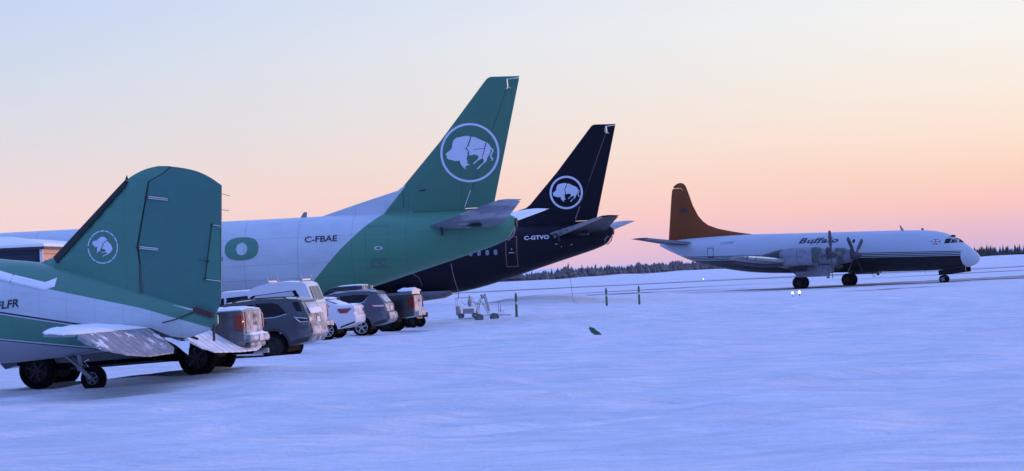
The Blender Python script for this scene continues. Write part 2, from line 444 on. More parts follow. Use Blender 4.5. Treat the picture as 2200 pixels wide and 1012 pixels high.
blotch = s.noise(.05, 5, .6, (1, 1, 1), .35, .7)
s.color(s.mix(blotch, (.83, .84, .86, 1), (.92, .93, .94, 1)))
rot = s.n('ShaderNodeMapping'); rot.inputs['Rotation'].default_value = (0, 0, R(-47)); rot.inputs['Scale'].default_value = (.5, 1.6, 1)
s.t.links.new(s.oc(), rot.inputs[0])
n1 = s.n('ShaderNodeTexNoise'); n1.inputs['Scale'].default_value = .75; n1.inputs['Detail'].default_value = 7; n1.inputs['Roughness'].default_value = .66; s.t.links.new(rot.outputs[0], n1.inputs[0])
n2 = s.n('ShaderNodeTexNoise'); n2.inputs['Scale'].default_value = 5.5; n2.inputs['Detail'].default_value = 4; n2.inputs['Roughness'].default_value = .7; s.t.links.new(s.oc(), n2.inputs[0])
s.bump(s.math('ADD', n1.outputs[0], s.math('MULTIPLY', n2.outputs[0], .20)), .8, .55)
# wind crust: packed and loose snow differ a little in whiteness, drawn out along the wind
sp_ = []
for ang, sc_, st in ((-47, .9, (.35, 1.5, 1)), (-21, .55, (.45, 1.3, 1)), (-35, 3.2, (.5, 1.2, 1))):
    mp_ = s.n('ShaderNodeMapping'); mp_.inputs['Rotation'].default_value = (0, 0, R(ang)); mp_.inputs['Scale'].default_value = st; s.t.links.new(s.oc(), mp_.inputs[0])
    nn_ = s.n('ShaderNodeTexNoise'); nn_.inputs['Scale'].default_value = sc_; nn_.inputs['Detail'].default_value = 6; nn_.inputs['Roughness'].default_value = .7; s.t.links.new(mp_.outputs[0], nn_.inputs[0])
    sp_.append(s.rng(nn_.outputs[0], .36, .64))
crust = s.math('ADD', s.math('MULTIPLY', sp_[0], .45), s.math('ADD', s.math('MULTIPLY', sp_[1], .30), s.math('MULTIPLY', sp_[2], .25)))
crust = s.math('MULTIPLY', crust, s.rng(blotch, 0, 1, .75, 1.0))
s.color(s.mix(crust, (.60, .62, .665, 1), (.965, .965, .965, 1)))
M['snow_ground'] = s.m
me = np_mesh('snow_field', np.stack([X, Y, Z], -1).reshape(-1, 3), quads, s.m)
me.polygons.foreach_set('use_smooth', [True] * len(me.polygons))
tag(link_obj('snow_field', me), 'wind-rippled snow covering the whole airfield', kind='structure')

s = Mat('scraped_asphalt', .7)
cov = s.noise(.35, 7, .7, (.25, 1.2, 1), .42, .60); cov2 = s.noise(2.0, 5, .7, (.3, 1.5, 1), .45, .62)
s.color(s.mix(s.math('MAXIMUM', s.math('MULTIPLY', cov, .75), s.math('MULTIPLY', cov2, .55)), (.055, .055, .06, 1), (.55, .57, .60, 1)))
M['asphalt'] = s.m
s = Mat('snowy_asphalt', .75)
cov = s.noise(.12, 6, .7, (.3, 1, 1), .35, .6)
s.color(s.mix(s.rng(cov, 0, 1, .25, .9), (.08, .08, .09, 1), (.66, .69, .74, 1)))
M['asphalt2'] = s.m
def strip(name, pts, mat, label, lift=.05, jag=.35, n=140, seed=0):
    """ground band through (x, y, half width)"""
    d = np.linspace(0, 1, n); P = np.array(pts, float); k = np.linspace(0, 1, len(P))
    cx = np.interp(d, k, P[:, 0]); cy = np.interp(d, k, P[:, 1]); hw = np.interp(d, k, P[:, 2])
    j1 = 1 + jag * 2 * vnoise(cx / 2.3, cy * 0 + .3, 21 + seed) + jag * vnoise(cx / .7, cy * 0 + .3, 22 + seed); j2 = 1 + jag * 2 * vnoise(cx / 1.9, cy * 0 + .7, 31 + seed) + jag * vnoise(cx / .6, cy * 0 + .2, 32 + seed)
    rows = []
    for f in np.linspace(-1, 1, 9):
        yy = cy + f * hw * (j1 if f < 0 else j2)
        rows.append(np.stack([cx, yy, ground_z(cx, yy) + lift], -1))
    V = np.stack(rows, 0); ii = np.arange(V.shape[0] * n).reshape(V.shape[0], n)
    q = np.stack([ii[:-1, :-1], ii[:-1, 1:], ii[1:, 1:], ii[1:, :-1]], -1).reshape(-1, 4)
    return tag(link_obj(name, np_mesh(name, V.reshape(-1, 3), q, mat)), label, kind='structure')
strip('taxiway', [(19, 233, .6), (24, 228.5, 6), (30, 229, 8), (37, 232, 9), (46, 236, 9), (60, 243, 9), (90, 260, 9)], M['asphalt'], 'scraped dark asphalt of the taxiway under the turboprop', .05)
strip('service_track', [(5, 243, .5), (11, 245, 1.8), (18, 248, 2.0), (24, 250, .4)], M['asphalt2'], 'thin scraped track in the snow beyond the posts', .06, .3, 90, 3)
strip('runway', [(-70, 325, 7), (0, 343, 7), (26, 366, 8), (65, 362, 8), (110, 400, 10), (220, 480, 12)], M['asphalt2'], 'distant snow-dusted runway edge', .06, .1, 120, 5)
strip('service_track', [(-20, 262, .6), (10, 275, 2.2), (45, 292, 2.4), (90, 318, 2.6), (140, 345, .5)], M['asphalt2'], 'long thin scraped track beyond the taxiway', .06, .3, 120, 13)
strip('service_track', [(22, 205, .2), (27, 208, 1.2), (33, 211, 1.4), (38, 213, .3)], M['asphalt2'], 'short scraped track near the turboprop main wheels', .06, .5, 80, 17)
strip('plough_mark', [(24, 190, .1), (28, 192, .9), (31, 194, .7), (34, 195, .1)], M['asphalt2'], 'bare scrape in the snow in front of the turboprop', .05, .5, 80, 9)

# ------------------------------------------------------------------ logo outlines (ring radius 1, y up, animal faces left)
BISON_F = [(520,288),(470,275),(400,285),(330,295),(290,325),(270,375),(262,430),(240,460),(205,485),(175,503),(183,530),(190,570),(215,588),(255,595),(290,613),(345,612),(355,590),(365,640),(385,680),(415,710),(432,732),(441,725),(432,690),(455,682),(485,675),(492,660),(460,660),(465,625),(455,590),(470,545),(470,510),(480,490),(460,465),(440,450),(455,430),(470,420),(490,370),(510,320)]
BISON_R = [(535,292),(580,298),(640,330),(690,355),(740,378),(775,410),(790,450),(815,465),(828,490),(820,515),(797,545),(795,575),(818,605),(810,628),(785,632),(785,625),(800,612),(778,585),(775,560),(785,530),(805,505),(808,485),(792,470),(785,500),(770,540),(735,590),(720,640),(690,660),(650,690),(610,735),(588,738),(590,725),(625,690),(680,650),(690,625),(675,590),(650,600),(600,625),(555,665),(542,662),(550,645),(600,605),(618,580),(608,550),(560,535),(520,545),(485,540),(495,515),(490,480),(470,455),(460,435),(485,425),(510,370)]
nb = lambda L, cx, cy, r: [((a - cx) / r, (cy - b) / r) for a, b in L]
BISON = (nb(BISON_F, 502, 507, 403), nb(BISON_R, 502, 507, 403))
OLD_F = [(600,355),(560,310),(515,285),(450,290),(400,320),(355,360),(300,365),(262,370),(250,410),(240,430),(275,455),(300,490),(330,505),(360,490),(372,472),(355,530),(345,630),(360,630),(375,590),(430,605),(435,598),(400,585),(430,560),(450,510),(470,500),(485,470),(478,435),(530,410),(555,385)]
OLD_R = [(590,380),(620,400),(660,445),(690,470),(700,510),(715,550),(695,600),(640,645),(560,680),(480,710),(465,700),(490,685),(560,660),(590,625),(540,615),(490,630),(455,635),(460,620),(540,600),(560,580),(530,555),(470,535),(460,520),(490,510),(510,465),(500,440),(540,420)]
OLD = (nb(OLD_F, 486, 505, 355), nb(OLD_R, 486, 505, 355))
def logo(cx, cz, r, surf, side, parent, shapes, mat, sgn=-1, th=.075, arcs=None, off=.014):
    """sgn -1: local x grows to the viewer's left"""
    ro = None
    for a0, a1 in (arcs or [(0, 360)]):
        o_ = decal('logo_ring' if not arcs else 'logo_ring_arc', ring_polys(cx, cz, r * (1 - th), r, a0, a1, max(4, int((a1 - a0) / 5))), surf, side, mat, parent, off, .4)
        ro = ro or o_
    for sh in shapes:
        decal('bison_emblem', [[(cx + sgn * u * r, cz + v * r) for u, v in sh]], surf, side, mat, ro, off + .004, .3)
    return ro

# ------------------------------------------------------------------ wheels
def wheel(name, r, w, parent, loc, rim_mat, spokes=6, rim_r=.62, side=1, style='car'):
    t = MB().lathe([(r * rim_r, -w * .42), (r * .80, -w * .5), (r * .93, -w * .48), (r, -w * .33), (r, w * .33), (r * .93, w * .48), (r * .80, w * .5), (r * rim_r, w * .42)], n=32).build(name, M['tyre'], parent, 50)
    t.location = loc
    b = MB()
    y = side * w * .30
    rr = r * rim_r * 1.02
    b.lathe([(rr, side * w * .44), (rr * .93, side * w * .46), (rr * .88, side * w * .36), (rr * .86, side * w * .05)], n=32)
    b.lathe([(rr * .25, side * w * .36), (rr * .22, side * w * .42), (.005, side * w * .42)], n=16)
    for k in range(spokes):
        a = 2 * math.pi * k / spokes + .3; c, s_ = math.cos(a), math.sin(a)
        b.bar((rr * .15 * c, side * w * .36, rr * .15 * s_), (rr * .92 * c, side * w * .38, rr * .92 * s_), w * .10 if style == 'car' else rr * .3, rr * (.20 if spokes < 8 else .11))
    b.build('rim', rim_mat, t, 40)
    bk = MB().lathe([(rr * .95, side * w * .04), (.005, side * w * .02)], n=24).build('brake_disc', M['dark'], t, 40)
    return t

# ------------------------------------------------------------------ jet airliners (two, same type)
JET = smooth_tab([(0.0, 4.70, 4.22, .20), (.30, 4.86, 3.72, .40), (1.0, 5.02, 3.42, .66), (2.0, 5.08, 3.13, .95), (4.0, 5.11, 2.56, 1.36), (6.0, 5.13, 1.99, 1.64), (8.2, 5.14, 1.36, 1.81), (9.9, 5.13, 1.08, 1.88), (12, 5.12, 1.06, 1.88), (20, 5.09, 1.06, 1.88), (27.5, 5.06, 1.06, 1.88), (29.4, 4.75, 1.14, 1.62), (30.8, 4.1, 1.35, 1.2), (31.9, 3.2, 1.75, .62), (32.3, 2.6, 2.2, .15)], 2)
FIN = [(1.05, 4.9), (.9, 5.38), (-.50, 11.07), (.80, 11.10), (.93, 11.06), (1.04, 10.97), (3.26, 8.27), (5.0, 6.36), (6.25, 4.9)]
def hx(z): return .19 + (10.33 - z) * .4015          # rudder hinge line
RUD = [(hx(5.2) - .03, 5.2), (.945, 5.2), (-.49, 10.98), (-.49, 10.98), (.04, 10.94), (.02, 10.60), (hx(10.5) - .03, 10.5)]
FINB = [(1.05, 4.9), (.955, 5.17), (hx(5.17), 5.17), (hx(10.53) , 10.53), (.07, 10.62), (.09, 10.97), (-.49, 11.01), (-.50, 11.07), (.80, 11.10), (.93, 11.06), (1.04, 10.97), (3.26, 8.27), (5.0, 6.36), (6.25, 4.9)]
def jet_skin(name, kind):
    m = Mat(name, .45, 0, .35 if kind == 'green' else .12); x, y, z = m.xyz()
    if kind == 'green':
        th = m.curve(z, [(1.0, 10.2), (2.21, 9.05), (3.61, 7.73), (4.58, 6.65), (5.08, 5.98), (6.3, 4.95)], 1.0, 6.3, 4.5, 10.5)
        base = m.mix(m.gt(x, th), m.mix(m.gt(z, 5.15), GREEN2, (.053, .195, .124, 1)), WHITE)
    else:
        base = m.mix(0.0, NAVY, NAVY)
    # skin joints: frames every 2.5 m, stringer laps
    fr = m.line(m.math('MODULO', m.math('ADD', x, .6), 2.45), .5, .008)
    lap = m.math('MAXIMUM', m.line(z, 2.35, .006), m.math('MAXIMUM', m.line(z, 4.2, .006), m.line(z, 3.02, .005)))
    ln = m.math('MULTIPLY', m.math('MAXIMUM', fr, lap), .5)
    d = dirty(m, base, .28 if kind == 'green' else .10, (.10, .12, .14, 1) if kind == 'green' else (.014, .016, .03, 1), .8)
    belly = m.math('MULTIPLY', m.rng(z, 2.6, 1.2), m.noise(1.2, 6, .7, (.25, 1, 1), .4, .75))
    d = m.mix(m.math('MULTIPLY', belly, .5 if kind == 'green' else .12), d, (.05, .06, .07, 1))
    m.color(m.mix(ln, d, (.02, .02, .03, 1)))
    m.rough(m.rng(m.noise(3, 4), .3, .7, .35, .55)); m.bump(m.noise(1.6, 3, .5, (1, 1, 1.6)), .12, .06)
    return m.m
FUS = Fuselage(JET)
FINH = foil(FIN, .10)
def jet(name, label, kind, loc, rz):
    t = thing(name, label, 'airplane', loc, rz, 'jet airliners parked side by side')
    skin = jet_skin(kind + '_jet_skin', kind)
    FUS.build('fuselage', skin, t)
    pm = M['green'] if kind == 'green' else M['navy']
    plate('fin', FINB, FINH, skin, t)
    plate('hinge_gap', [(hx(5.2) + .05, 5.2), (hx(10.5) + .05, 10.5), (hx(10.5) - .10, 10.5), (hx(5.2) - .10, 5.2)], lambda a, b: FINH(a, b) * .9, M['blackcoat'] if kind != 'green' else M['gapgreen'], t)  # added filler, closes the hinge gap to sunlight and is coloured as shade
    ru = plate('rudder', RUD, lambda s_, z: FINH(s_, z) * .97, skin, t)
    # pale seal along the rudder horn and hinge marks
    if kind == 'green':
        decal('horn_seal', [[(.06, 10.965), (.06, 10.925), (-.47, 10.985), (-.47, 11.02)], [(.09, 10.62), (.09, 10.66), (-.10, 10.55), (-.10, 10.51)]], FINH, 1, M['pale'], ru, .03)
        decal('hinge_seal', [[(hx(6.0) - .01, 6.0), (hx(6.0) + .03, 6.0), (hx(5.25) + .03, 5.25), (hx(5.25) - .01, 5.25)]], FINH, 1, M['pale'], ru, .02)
    else:
        decal('horn_seal', [[(.12, 10.94), (.02, 10.93), (-.45, 10.98), (-.45, 11.02), (.04, 10.98), (.13, 10.96)], [(.13, 10.96), (.18, 10.65), (.12, 10.63), (.08, 10.93)], [(.18, 10.65), (.18, 10.60), (-.08, 10.49), (-.08, 10.54)]], FINH, 1, M['pale'], ru, .03)
        decal('hinge_seal', [[(hx(10.4), 10.4), (hx(10.4) + .018, 10.4), (hx(7.6) + .018, 7.6), (hx(7.6), 7.6)]], FINH, 1, M['pink'], ru, .02)
        decal('hinge_seal', [[(hx(6.1), 6.1), (hx(6.1) + .05, 6.1), (hx(5.3) + .05, 5.3), (hx(5.3), 5.3)]], FINH, 1, M['pink'], ru, .02)
    # dorsal fin
    dx = [4.6, 5.0, 5.3, 6, 7, 8, 8.85]; top = [6.3, 6.35, 6.14, 5.95, 5.67, 5.38, 5.13]
    rings = []
    for a, b in zip(dx, top): rings.append([(a, -.30 * (b - 4.9) / 1.4 - .03, 4.85), (a, -.035, b - .02), (a, 0, b), (a, .035, b - .02), (a, .30 * (b - 4.9) / 1.4 + .03, 4.85)])
    MB().loft(rings).build('dorsal_fin', skin, t)
    # tailplanes
    for sd in (1, -1):
        far = sd < 0
        z1 = 5.30 if not far else 5.14
        full = [(.55, .4), (-1.0, 6.40), (-.2, 6.42), (.02, 6.38), (.12, 6.30), (3.95, .85), (4.35, .3)]
        th_ = foil(full, .10)
        def mp(s_, l, n, sd=sd, z1=z1): return (s_, sd * l, 4.36 + (z1 - 4.36) * (l - .6) / 5.8 + n)
        hing = lambda l: .55 + (-1.0 - .55) * (l - .4) / 6.0 + .28 * (3.8 + (1.1 - 3.8) * (l - .4) / 6.0)
        st = [(hing(.4), .4), (hing(6.05), 6.05), (-.72, 6.12), (-1.0, 6.40), (-.2, 6.42), (.02, 6.38), (.12, 6.30), (3.95, .85), (4.35, .3)]
        el = [(.50, .62), (-.90, 6.04), (hing(6.0) - .03, 6.0), (hing(.6) - .03, .6)]
        smt = M['stabgrey'] if kind == 'green' else M['navy']
        if far: smt = M['snow'] if kind == 'green' else M['stabgrey']  # green jet's far tailplane whitened: the skylight on it is painted in
        so_ = plate('tailplane', st, th_, smt, t, mp)
        plate('elevator', el, lambda a, b: th_(a, b) * .95, smt, so_, mp)
        if not far:
            if kind != 'green':
                plate('leading_edge_strip', [(3.98, .85), (.15, 6.30), (-.05, 6.25), (3.35, .88)], lambda a, b: th_(a, b) + .012, M['grey'], so_, mp)
            mb = MB(); mb.bar((3.2, sd * 1.35, 4.35), (3.15, sd * 1.35, 3.98), .05, .12); mb.build('static_mast', M['dark'], so_)
            mb = MB(); mb.lathe([(.005, 0), (.1, .1), (.1, .5), (.005, .75)], (1.2, sd * 2.2, 4.36), 'X', 10); mb.build('hinge_fairing', M['dark'], so_)
    # tail cone exhaust
    MB().lathe([(.18, .02), (.22, -.10), (.16, -.12), (.14, .1)], (0, 0, 4.45), 'X', 16).build('exhaust_pipe', M['dark'], t)
    mb = MB(); mb.tube([(.45, .22, 3.74), (.30, .25, 3.66), (.05, .24, 3.92), (-.02, .2, 4.2)], .035, 8); mb.build('tail_scar_edge', M['pink'], t)
    # antennas
    mb = MB(); mb.add([(9.85, -.02, 5.1), (9.85, .02, 5.1), (9.55, .02, 5.1), (9.55, -.02, 5.1), (9.68, -.01, 5.36), (9.68, .01, 5.36), (9.52, .01, 5.36), (9.52, -.01, 5.36)], [(0, 1, 5, 4), (1, 2, 6, 5), (2, 3, 7, 6), (3, 0, 4, 7), (4, 5, 6, 7)]); mb.build('blade_antenna', M['grey'], t)
    # wings, flap fairings, engines, gear
    for sd in (1, -1):
        full = [(14.0, 0), (14.0, 4.5), (11.6, 14.4), (13.1, 14.4), (17.2, 5), (20.8, 0)]
        def mpw(s_, l, n, sd=sd): return (s_, sd * l, 1.75 + l * .105 + n)
        w = plate('wing', full, foil(full, .11), M['grey'], t, mpw, 1.0)
        mb = MB(); mb.lathe([(.62, 0), (.84, .5), (.88, 1.8), (.72, 3.2), (.45, 4.3), (.30, 4.4)], (22.8, sd * 4.85, 1.42), 'X', 24)
        mb2 = MB(); mb2.lathe([(.30, -4.4), (.45, -4.3), (.72, -3.2), (.88, -1.8), (.84, -.5), (.74, 0), (.68, -.2), (.62, -1)], (22.8, sd * 4.85, 1.42), 'X', 24); mb2.build('engine', M['white'] if kind == 'green' else M['navy'], t)
        for dy in (-.35, .35):
            wheel('main_wheel', .51, .36, t, (17.2, sd * (2.6 + dy), .51), M['steel'], 8, .5, sd)
        MB().tube([(17.2, sd * 2.6, .5), (17.2, sd * 2.7, 2.1)], .1, 10).build('gear_leg', M['steel'], t)
    for dy in (-.2, .2): wheel('nose_wheel', .34, .2, t, (29.6, dy, .34), M['steel'], 8, .5, 1)
    MB().tube([(29.6, 0, .34), (29.6, 0, 1.4)], .07, 10).build('nose_gear_leg', M['steel'], t)
    rings = []
    for a, w_, bz in ((10.1, .75, 1.0), (10.6, 1.3, .80), (12, 1.55, .66), (15, 1.7, .62), (18, 1.7, .62), (20.5, 1.2, .8), (21.5, .5, 1.0)):
        rings.append([(a, w_ * math.cos(q), 1.25 + (1.25 - bz) * math.sin(q)) for q in [math.pi + k * math.pi / 12 for k in range(13)]])
    MB().loft(rings, closed=True).build('belly_fairing', simple(kind + '_fairing', (.22, .24, .28, 1), .5, .2, var=.8, scale=1.4), t)
    return t
def surf_f(x, z): return FUS.y(x, z)
j1 = jet('jet_airliner', 'white and green jet airliner with its tall green tail, registration C-FBAE', 'green', (.16, 116, 0), R(174))
logo(1.90, 7.70, 1.345, FINH, 1, j1, BISON, M['logo'])
decal('emblem_seam', [[(1.90 - .555 * 1.345, 7.70 + .315 * 1.345), (1.90 - .585 * 1.345, 7.70 + .315 * 1.345), (1.90 - .42 * 1.345, 7.70 - .19 * 1.345), (1.90 - .40 * 1.345, 7.70 - .19 * 1.345)], [(1.90 - .12 * 1.345, 7.84), (1.90 - .12 * 1.345, 7.82), (1.90 - .53 * 1.345, 7.86), (1.90 - .53 * 1.345, 7.88)]], FINH, 1, M['letter'], j1, .024)
text_decal('registration', 'C-FBAE', 9.38, 7.90, 3.945, 4.225, surf_f, 1, M['letter'], j1, .02)
O = []
for k in range(48):
    a, b = 2 * math.pi * k / 48, 2 * math.pi * (k + 1) / 48
    se = lambda q, rx, rz, e: (12.26 - rx * math.copysign(abs(math.cos(q)) ** e, math.cos(q)), 3.80 + rz * math.copysign(abs(math.sin(q)) ** e, math.sin(q)))
    O.append([se(a, .26, .29, 1), se(a, .78, .53, .8), se(b, .78, .53, .8), se(b, .26, .29, 1)])
decal('title_letter', O, surf_f, 1, M['green'], j1, .012, .25)
Oe = []
for k in range(48):
    a, b = 2 * math.pi * k / 48, 2 * math.pi * (k + 1) / 48
    Oe.append([se(a, .78, .53, .8), se(a, .805, .555, .8), se(b, .805, .555, .8), se(b, .78, .53, .8)])
decal('title_letter_edge', Oe, surf_f, 1, M['whiteletter'], j1, .010, .25)
text_decal('title_letters', 'BUFFAL', 22.0, 13.12, 3.27, 4.30, surf_f, 1, M['green'], j1, .03, step=.3)
def rect_outline(x0, x1, z0, z1, w): return [[(x0, z0), (x1, z0), (x1, z0 + w), (x0, z0 + w)], [(x0, z1 - w), (x1, z1 - w), (x1, z1), (x0, z1)], [(x0, z0 + w), (x0 + w, z0 + w), (x0 + w, z1 - w), (x0, z1 - w)], [(x1 - w, z0 + w), (x1, z0 + w), (x1, z1 - w), (x1 - w, z1 - w)]]
decal('service_hatch', [[(6.46, 2.70), (5.74, 2.70), (5.74, 3.10), (6.46, 3.10)]], surf_f, 1, simple('hatch_green', (.038, .17, .125, 1), .5), j1, .006)
decal('hatch_edge', [[(6.46, 2.66), (5.74, 2.66), (5.74, 2.70), (6.46, 2.70)]], surf_f, 1, M['redline'], j1, .008)
decal('door_outline', rect_outline(5.62, 6.62, 2.66, 4.55, .012), surf_f, 1, M['letter'], j1, .005)
decal('oval_vent', ring_polys(6.05, 3.55, .13, .19, ry=.45, n=24), surf_f, 1, M['whiteletter'], j1, .008)
decal('dorsal_scoop', [[(4.25, 6.10), (4.02, 6.13), (3.95, 6.10), (4.05, 6.06), (4.3, 6.06)]], FINH, 1, M['letter'], j1, .02)
decal('fin_joint', [[(6.2, 5.125), (2.3, 5.11), (2.3, 5.125), (6.2, 5.14)]], lambda x, z: max(FINH(x, z), .1), 1, M['letter'], j1, .012)
decal('fin_panel_line', [[(5.02, 5.13), (5.04, 5.13), (5.04, 6.1), (5.02, 6.1)]], FINH, 1, M['letter'], j1, .008)

j2 = jet('jet_airliner', 'dark navy jet airliner with white bison ring on its tail, registration C-GTVO', 'navy', (6.19, 158, -.05), R(173))
logo(2.72, 6.98, 1.03, FINH, 1, j2, BISON, M['logo'], th=.12)
text_decal('registration', 'C-GTVO', 5.32, 3.80, 4.15, 4.40, surf_f, 1, M['whiteletter'], j2, .025)
for k in range(5):
    xw = 7.09 + .508 * k
    decal('cabin_window', [[(xw + .11 * math.copysign(abs(math.cos(q)) ** .6, math.cos(q)), 3.48 + .17 * math.copysign(abs(math.sin(q)) ** .6, math.sin(q))) for q in [2 * math.pi * i / 20 for i in range(20)]]], surf_f, 1, M['window'], j2, .012)
decal('door_outline', rect_outline(5.76, 6.48, 2.53, 4.40, .05), surf_f, 1, M['redline'], j2, .012)
decal('door_window', [[(6.10 + .05 * math.cos(q), 3.62 + .06 * math.sin(q)) for q in [2 * math.pi * i / 12 for i in range(12)]]], surf_f, 1, M['window'], j2, .012)
decal('door_handle', [[(6.28, 3.40), (5.95, 3.38), (5.95, 3.41), (6.28, 3.43)]], surf_f, 1, M['pale'], j2, .014)
for a, b, w in ((3.5, 4.28, .12), (3.5, 4.20, .12), (3.45, 3.80, .14), (2.5, 3.72, .1), (3.1, 3.62, .06)):
    decal('stencil', [[(a, b), (a - w, b), (a - w, b + .03), (a, b + .03)]], surf_f, 1, M['whiteletter'], j2, .01)
decal('tail_door_edge', [[(.55, 3.62), (.48, 3.62), (.38, 4.0), (.45, 4.0)], [(.45, 4.0), (.38, 4.0), (.2, 4.15), (.26, 4.18)]], surf_f, 1, M['pink'], j2, .015)
# slack lines hanging on the dark jet's flank
MB().tube([(9.86, FUS.y(9.86, 2.9) + .03, 2.9), (9.75, FUS.y(9.7, 2.0) + .05, 2.0), (9.6, FUS.y(9.6, 1.4) + .1, 1.15), (9.55, 1.4, .75)], .028, 6).build('tether_strap', M['pink'], j2)
MB().tube([(13.2, FUS.y(13, 2.75) + .02, 2.75), (12.4, FUS.y(12.4, 2.5) + .02, 2.5), (11.9, FUS.y(11.9, 2.1) + .02, 2.1), (11.8, FUS.y(11.8, 1.6) + .02, 1.6)], .016, 6).build('cable_run', M['grey'], j2)

# ------------------------------------------------------------------ old propeller airliner, tail towards the photographer
t = thing('propeller_airliner', 'green and white vintage tail-wheel airliner resting on its small tail wheel, tail towards right', 'airplane', (-9.29, 56.1, 0), R(162.5))
OLDF = smooth_tab([(-3.02, 1.62, 1.42, .03), (-2.7, 1.72, 1.24, .10), (-2.0, 1.96, 1.08, .24), (-1.0, 2.32, .98, .42), (0, 2.66, .88, .62), (1.1, 2.94, .80, .80), (2.3, 3.06, .72, .95), (4.0, 3.42, .88, 1.12), (6.5, 3.95, 1.25, 1.22), (12, 5.02, 2.3, 1.22), (15, 5.3, 2.9, 1.1), (16.8, 4.8, 3.2, .7), (17.4, 4.3, 3.6, .3)], 2)
DF = Fuselage(OLDF)
m = Mat('vintage_skin', .42, 0, .5, .1); x, y, z = m.xyz()
zt = m.curve(x, [(-3.2, 1.24), (-2.84, 1.35), (-1.39, 1.83), (.81, 2.37), (1.9, 2.72), (4, 3.25), (8, 4.1), (18, 6.2)], -3.2, 18, 1, 6.5)      # green spine above
z2 = m.curve(x, [(-3.2, .95), (.54, 1.65), (1.74, 1.88), (4, 2.32), (18, 5.05)], -3.2, 18, .5, 6)        # cheat line
z3 = m.curve(x, [(-3.2, .42), (-1.15, .87), (1.93, 1.29), (4, 1.62), (18, 4.0)], -3.2, 18, 0, 6)
metal_ = (.30, .31, .35, 1)
c = m.mix(m.gt(z, z3), metal_, GREEN)
c = m.mix(m.gt(z, z2), c, WHITE)
c = m.mix(m.gt(z, zt), c, GREEN)
c = m.mix(m.line(m.math('SUBTRACT', z, z3), -.012, .012), c, (.012, .012, .02, 1)); c = m.mix(m.line(m.math('SUBTRACT', z, z3), .014, .014), c, WHITE)
c = m.mix(m.line(m.math('SUBTRACT', z, z2), -.004, .020), c, (.012, .014, .04, 1)); c = m.mix(m.line(m.math('SUBTRACT', z, z2), -.036, .012), c, WHITE)
c = dirty(m, c, .22, (.10, .12, .15, 1), 2.0)
fr = m.line(m.math('MODULO', m.math('ADD', x, 5.0), .62), .3, .004)
lp = m.line(m.math('MODULO', m.math('ADD', m.math('SUBTRACT', z, m.math('MULTIPLY', x, .2)), 5.0), .36), .18, .003)
m.color(m.mix(m.math('MULTIPLY', m.math('MAXIMUM', fr, lp), .3), c, (.03, .04, .05, 1)))
m.bump(m.noise(3.0, 3, .5, (1, 1, 2)), .14, .05)
SK = m.m
DF.build('fuselage', SK, t, 48, .3)
hz_pts = [(-2.08, 4.87), (-1.9, 4.73), (-1.57, 4.57), (-1.5, 4.23), (-1.26, 3.17), (-1.30, 2.86), (-1.30, 2.02)]
TOPL = [(-1.77, 4.9), (-1.47, 4.86), (-1.14, 4.73), (-.98, 4.62), (-.79, 4.44), (.76, 3.07), (.95, 3.0), (1.25, 2.9)]
TE = [(-2.13, 4.865), (-2.39, 4.82), (-2.68, 4.74), (-2.97, 4.6), (-3.24, 4.40), (-3.12, 2.01), (-3.09, 1.86), (-2.95, 1.59)]
TOPL = [TOPL[0]] + smooth_tab(TOPL[:5], 3)[1:] + TOPL[5:]; TE = smooth_tab(TE[:5], 3) + TE[5:]
FULL = [(1.25, 2.9)] + [(2.2, 2.0), (-2.7, 1.45)] + TE[::-1] + TOPL[:-1]
DH0 = foil(FULL, .085, .012)
def DH(a, b): return min(.15, DH0(a, b))
plate('fin', [(1.25, 2.9), (.9, 2.5), (-1.0, 2.0), (-1.27, 2.02)] + [(a + .03, b) for a, b in hz_pts[::-1][1:]] + [(-2.04, 4.885)] + TOPL[:-1], lambda a, b: DH(a, b), SK, t, step=.25)
rudder = plate('rudder', [(a - .012, b) for a, b in hz_pts] + [(-1.31, 1.99), (-1.73, 1.90), (-2.51, 1.74)] + TE[::-1], lambda a, b: DH(a, b) * .96, simple('rudder_fabric', (.052, .188, .148, 1), .6, var=.22, scale=3), t, step=.25)
plate('hinge_gap', [(a + .04, b) for a, b in hz_pts] + [(a - .03, b) for a, b in hz_pts[::-1]], lambda a, b: DH(a, b) * .8 + .004, M['blackcoat'], t, step=.25)  # dark filler plate, paints the shade inside the open hinge gap
# rear fairing under the rudder
plate('tail_fairing', [(-1.27, 2.0), (-1.72, 1.87), (-2.50, 1.70), (-2.93, 1.57), (-2.98, 1.40), (-2.0, 1.3), (-1.0, 1.6)], lambda a, b: .05 + .10 * min(1, max(0, (a + 3) / 1.7)), SK, t, step=.3)
# de-icing boot on the fin's leading edge
plate('deicing_boot', [(-.79, 4.46), (-.985, 4.63), (-1.04, 4.60), (-1.02, 4.52), (.62, 2.98), (.70, 2.90), (.80, 3.04)], lambda a, b: DH(a - .10, b) + .028, M['blackcoat'], t, step=.2)
mb = MB(); mb.add([(-.93, -.012, 4.55), (-1.06, -.012, 4.60), (-1.0, -.012, 4.74), (-.93, .012, 4.55), (-1.06, .012, 4.60), (-1.0, .012, 4.74)], [(0, 1, 2), (3, 5, 4), (0, 3, 4, 1), (1, 4, 5, 2), (2, 5, 3, 0)]); mb.build('fin_antenna', M['dark'], t)
for (a, b), (c_, d_) in (((-1.53, 4.235), (-2.0, 4.16)), ((-1.29, 3.155), (-1.74, 3.09))):
    mb = MB(); mb.bar((a, DH(a, b) + .03, b), (c_, DH(c_, d_) + .025, d_), .035, .055); br = mb.build('hinge_strip', M['pale'], rudder, 30)
    mb = MB(); mb.bar((a, DH(a, b) + .05, b), (c_, DH(c_, d_) + .045, d_), .012, .012); mb.lathe([(.005, 0), (.04, .01), (.04, .05), (.005, .06)], (a, DH(a, b) + .02, b), 'Y', 10); mb.build('hinge_bracket', M['dark'], br, 30)
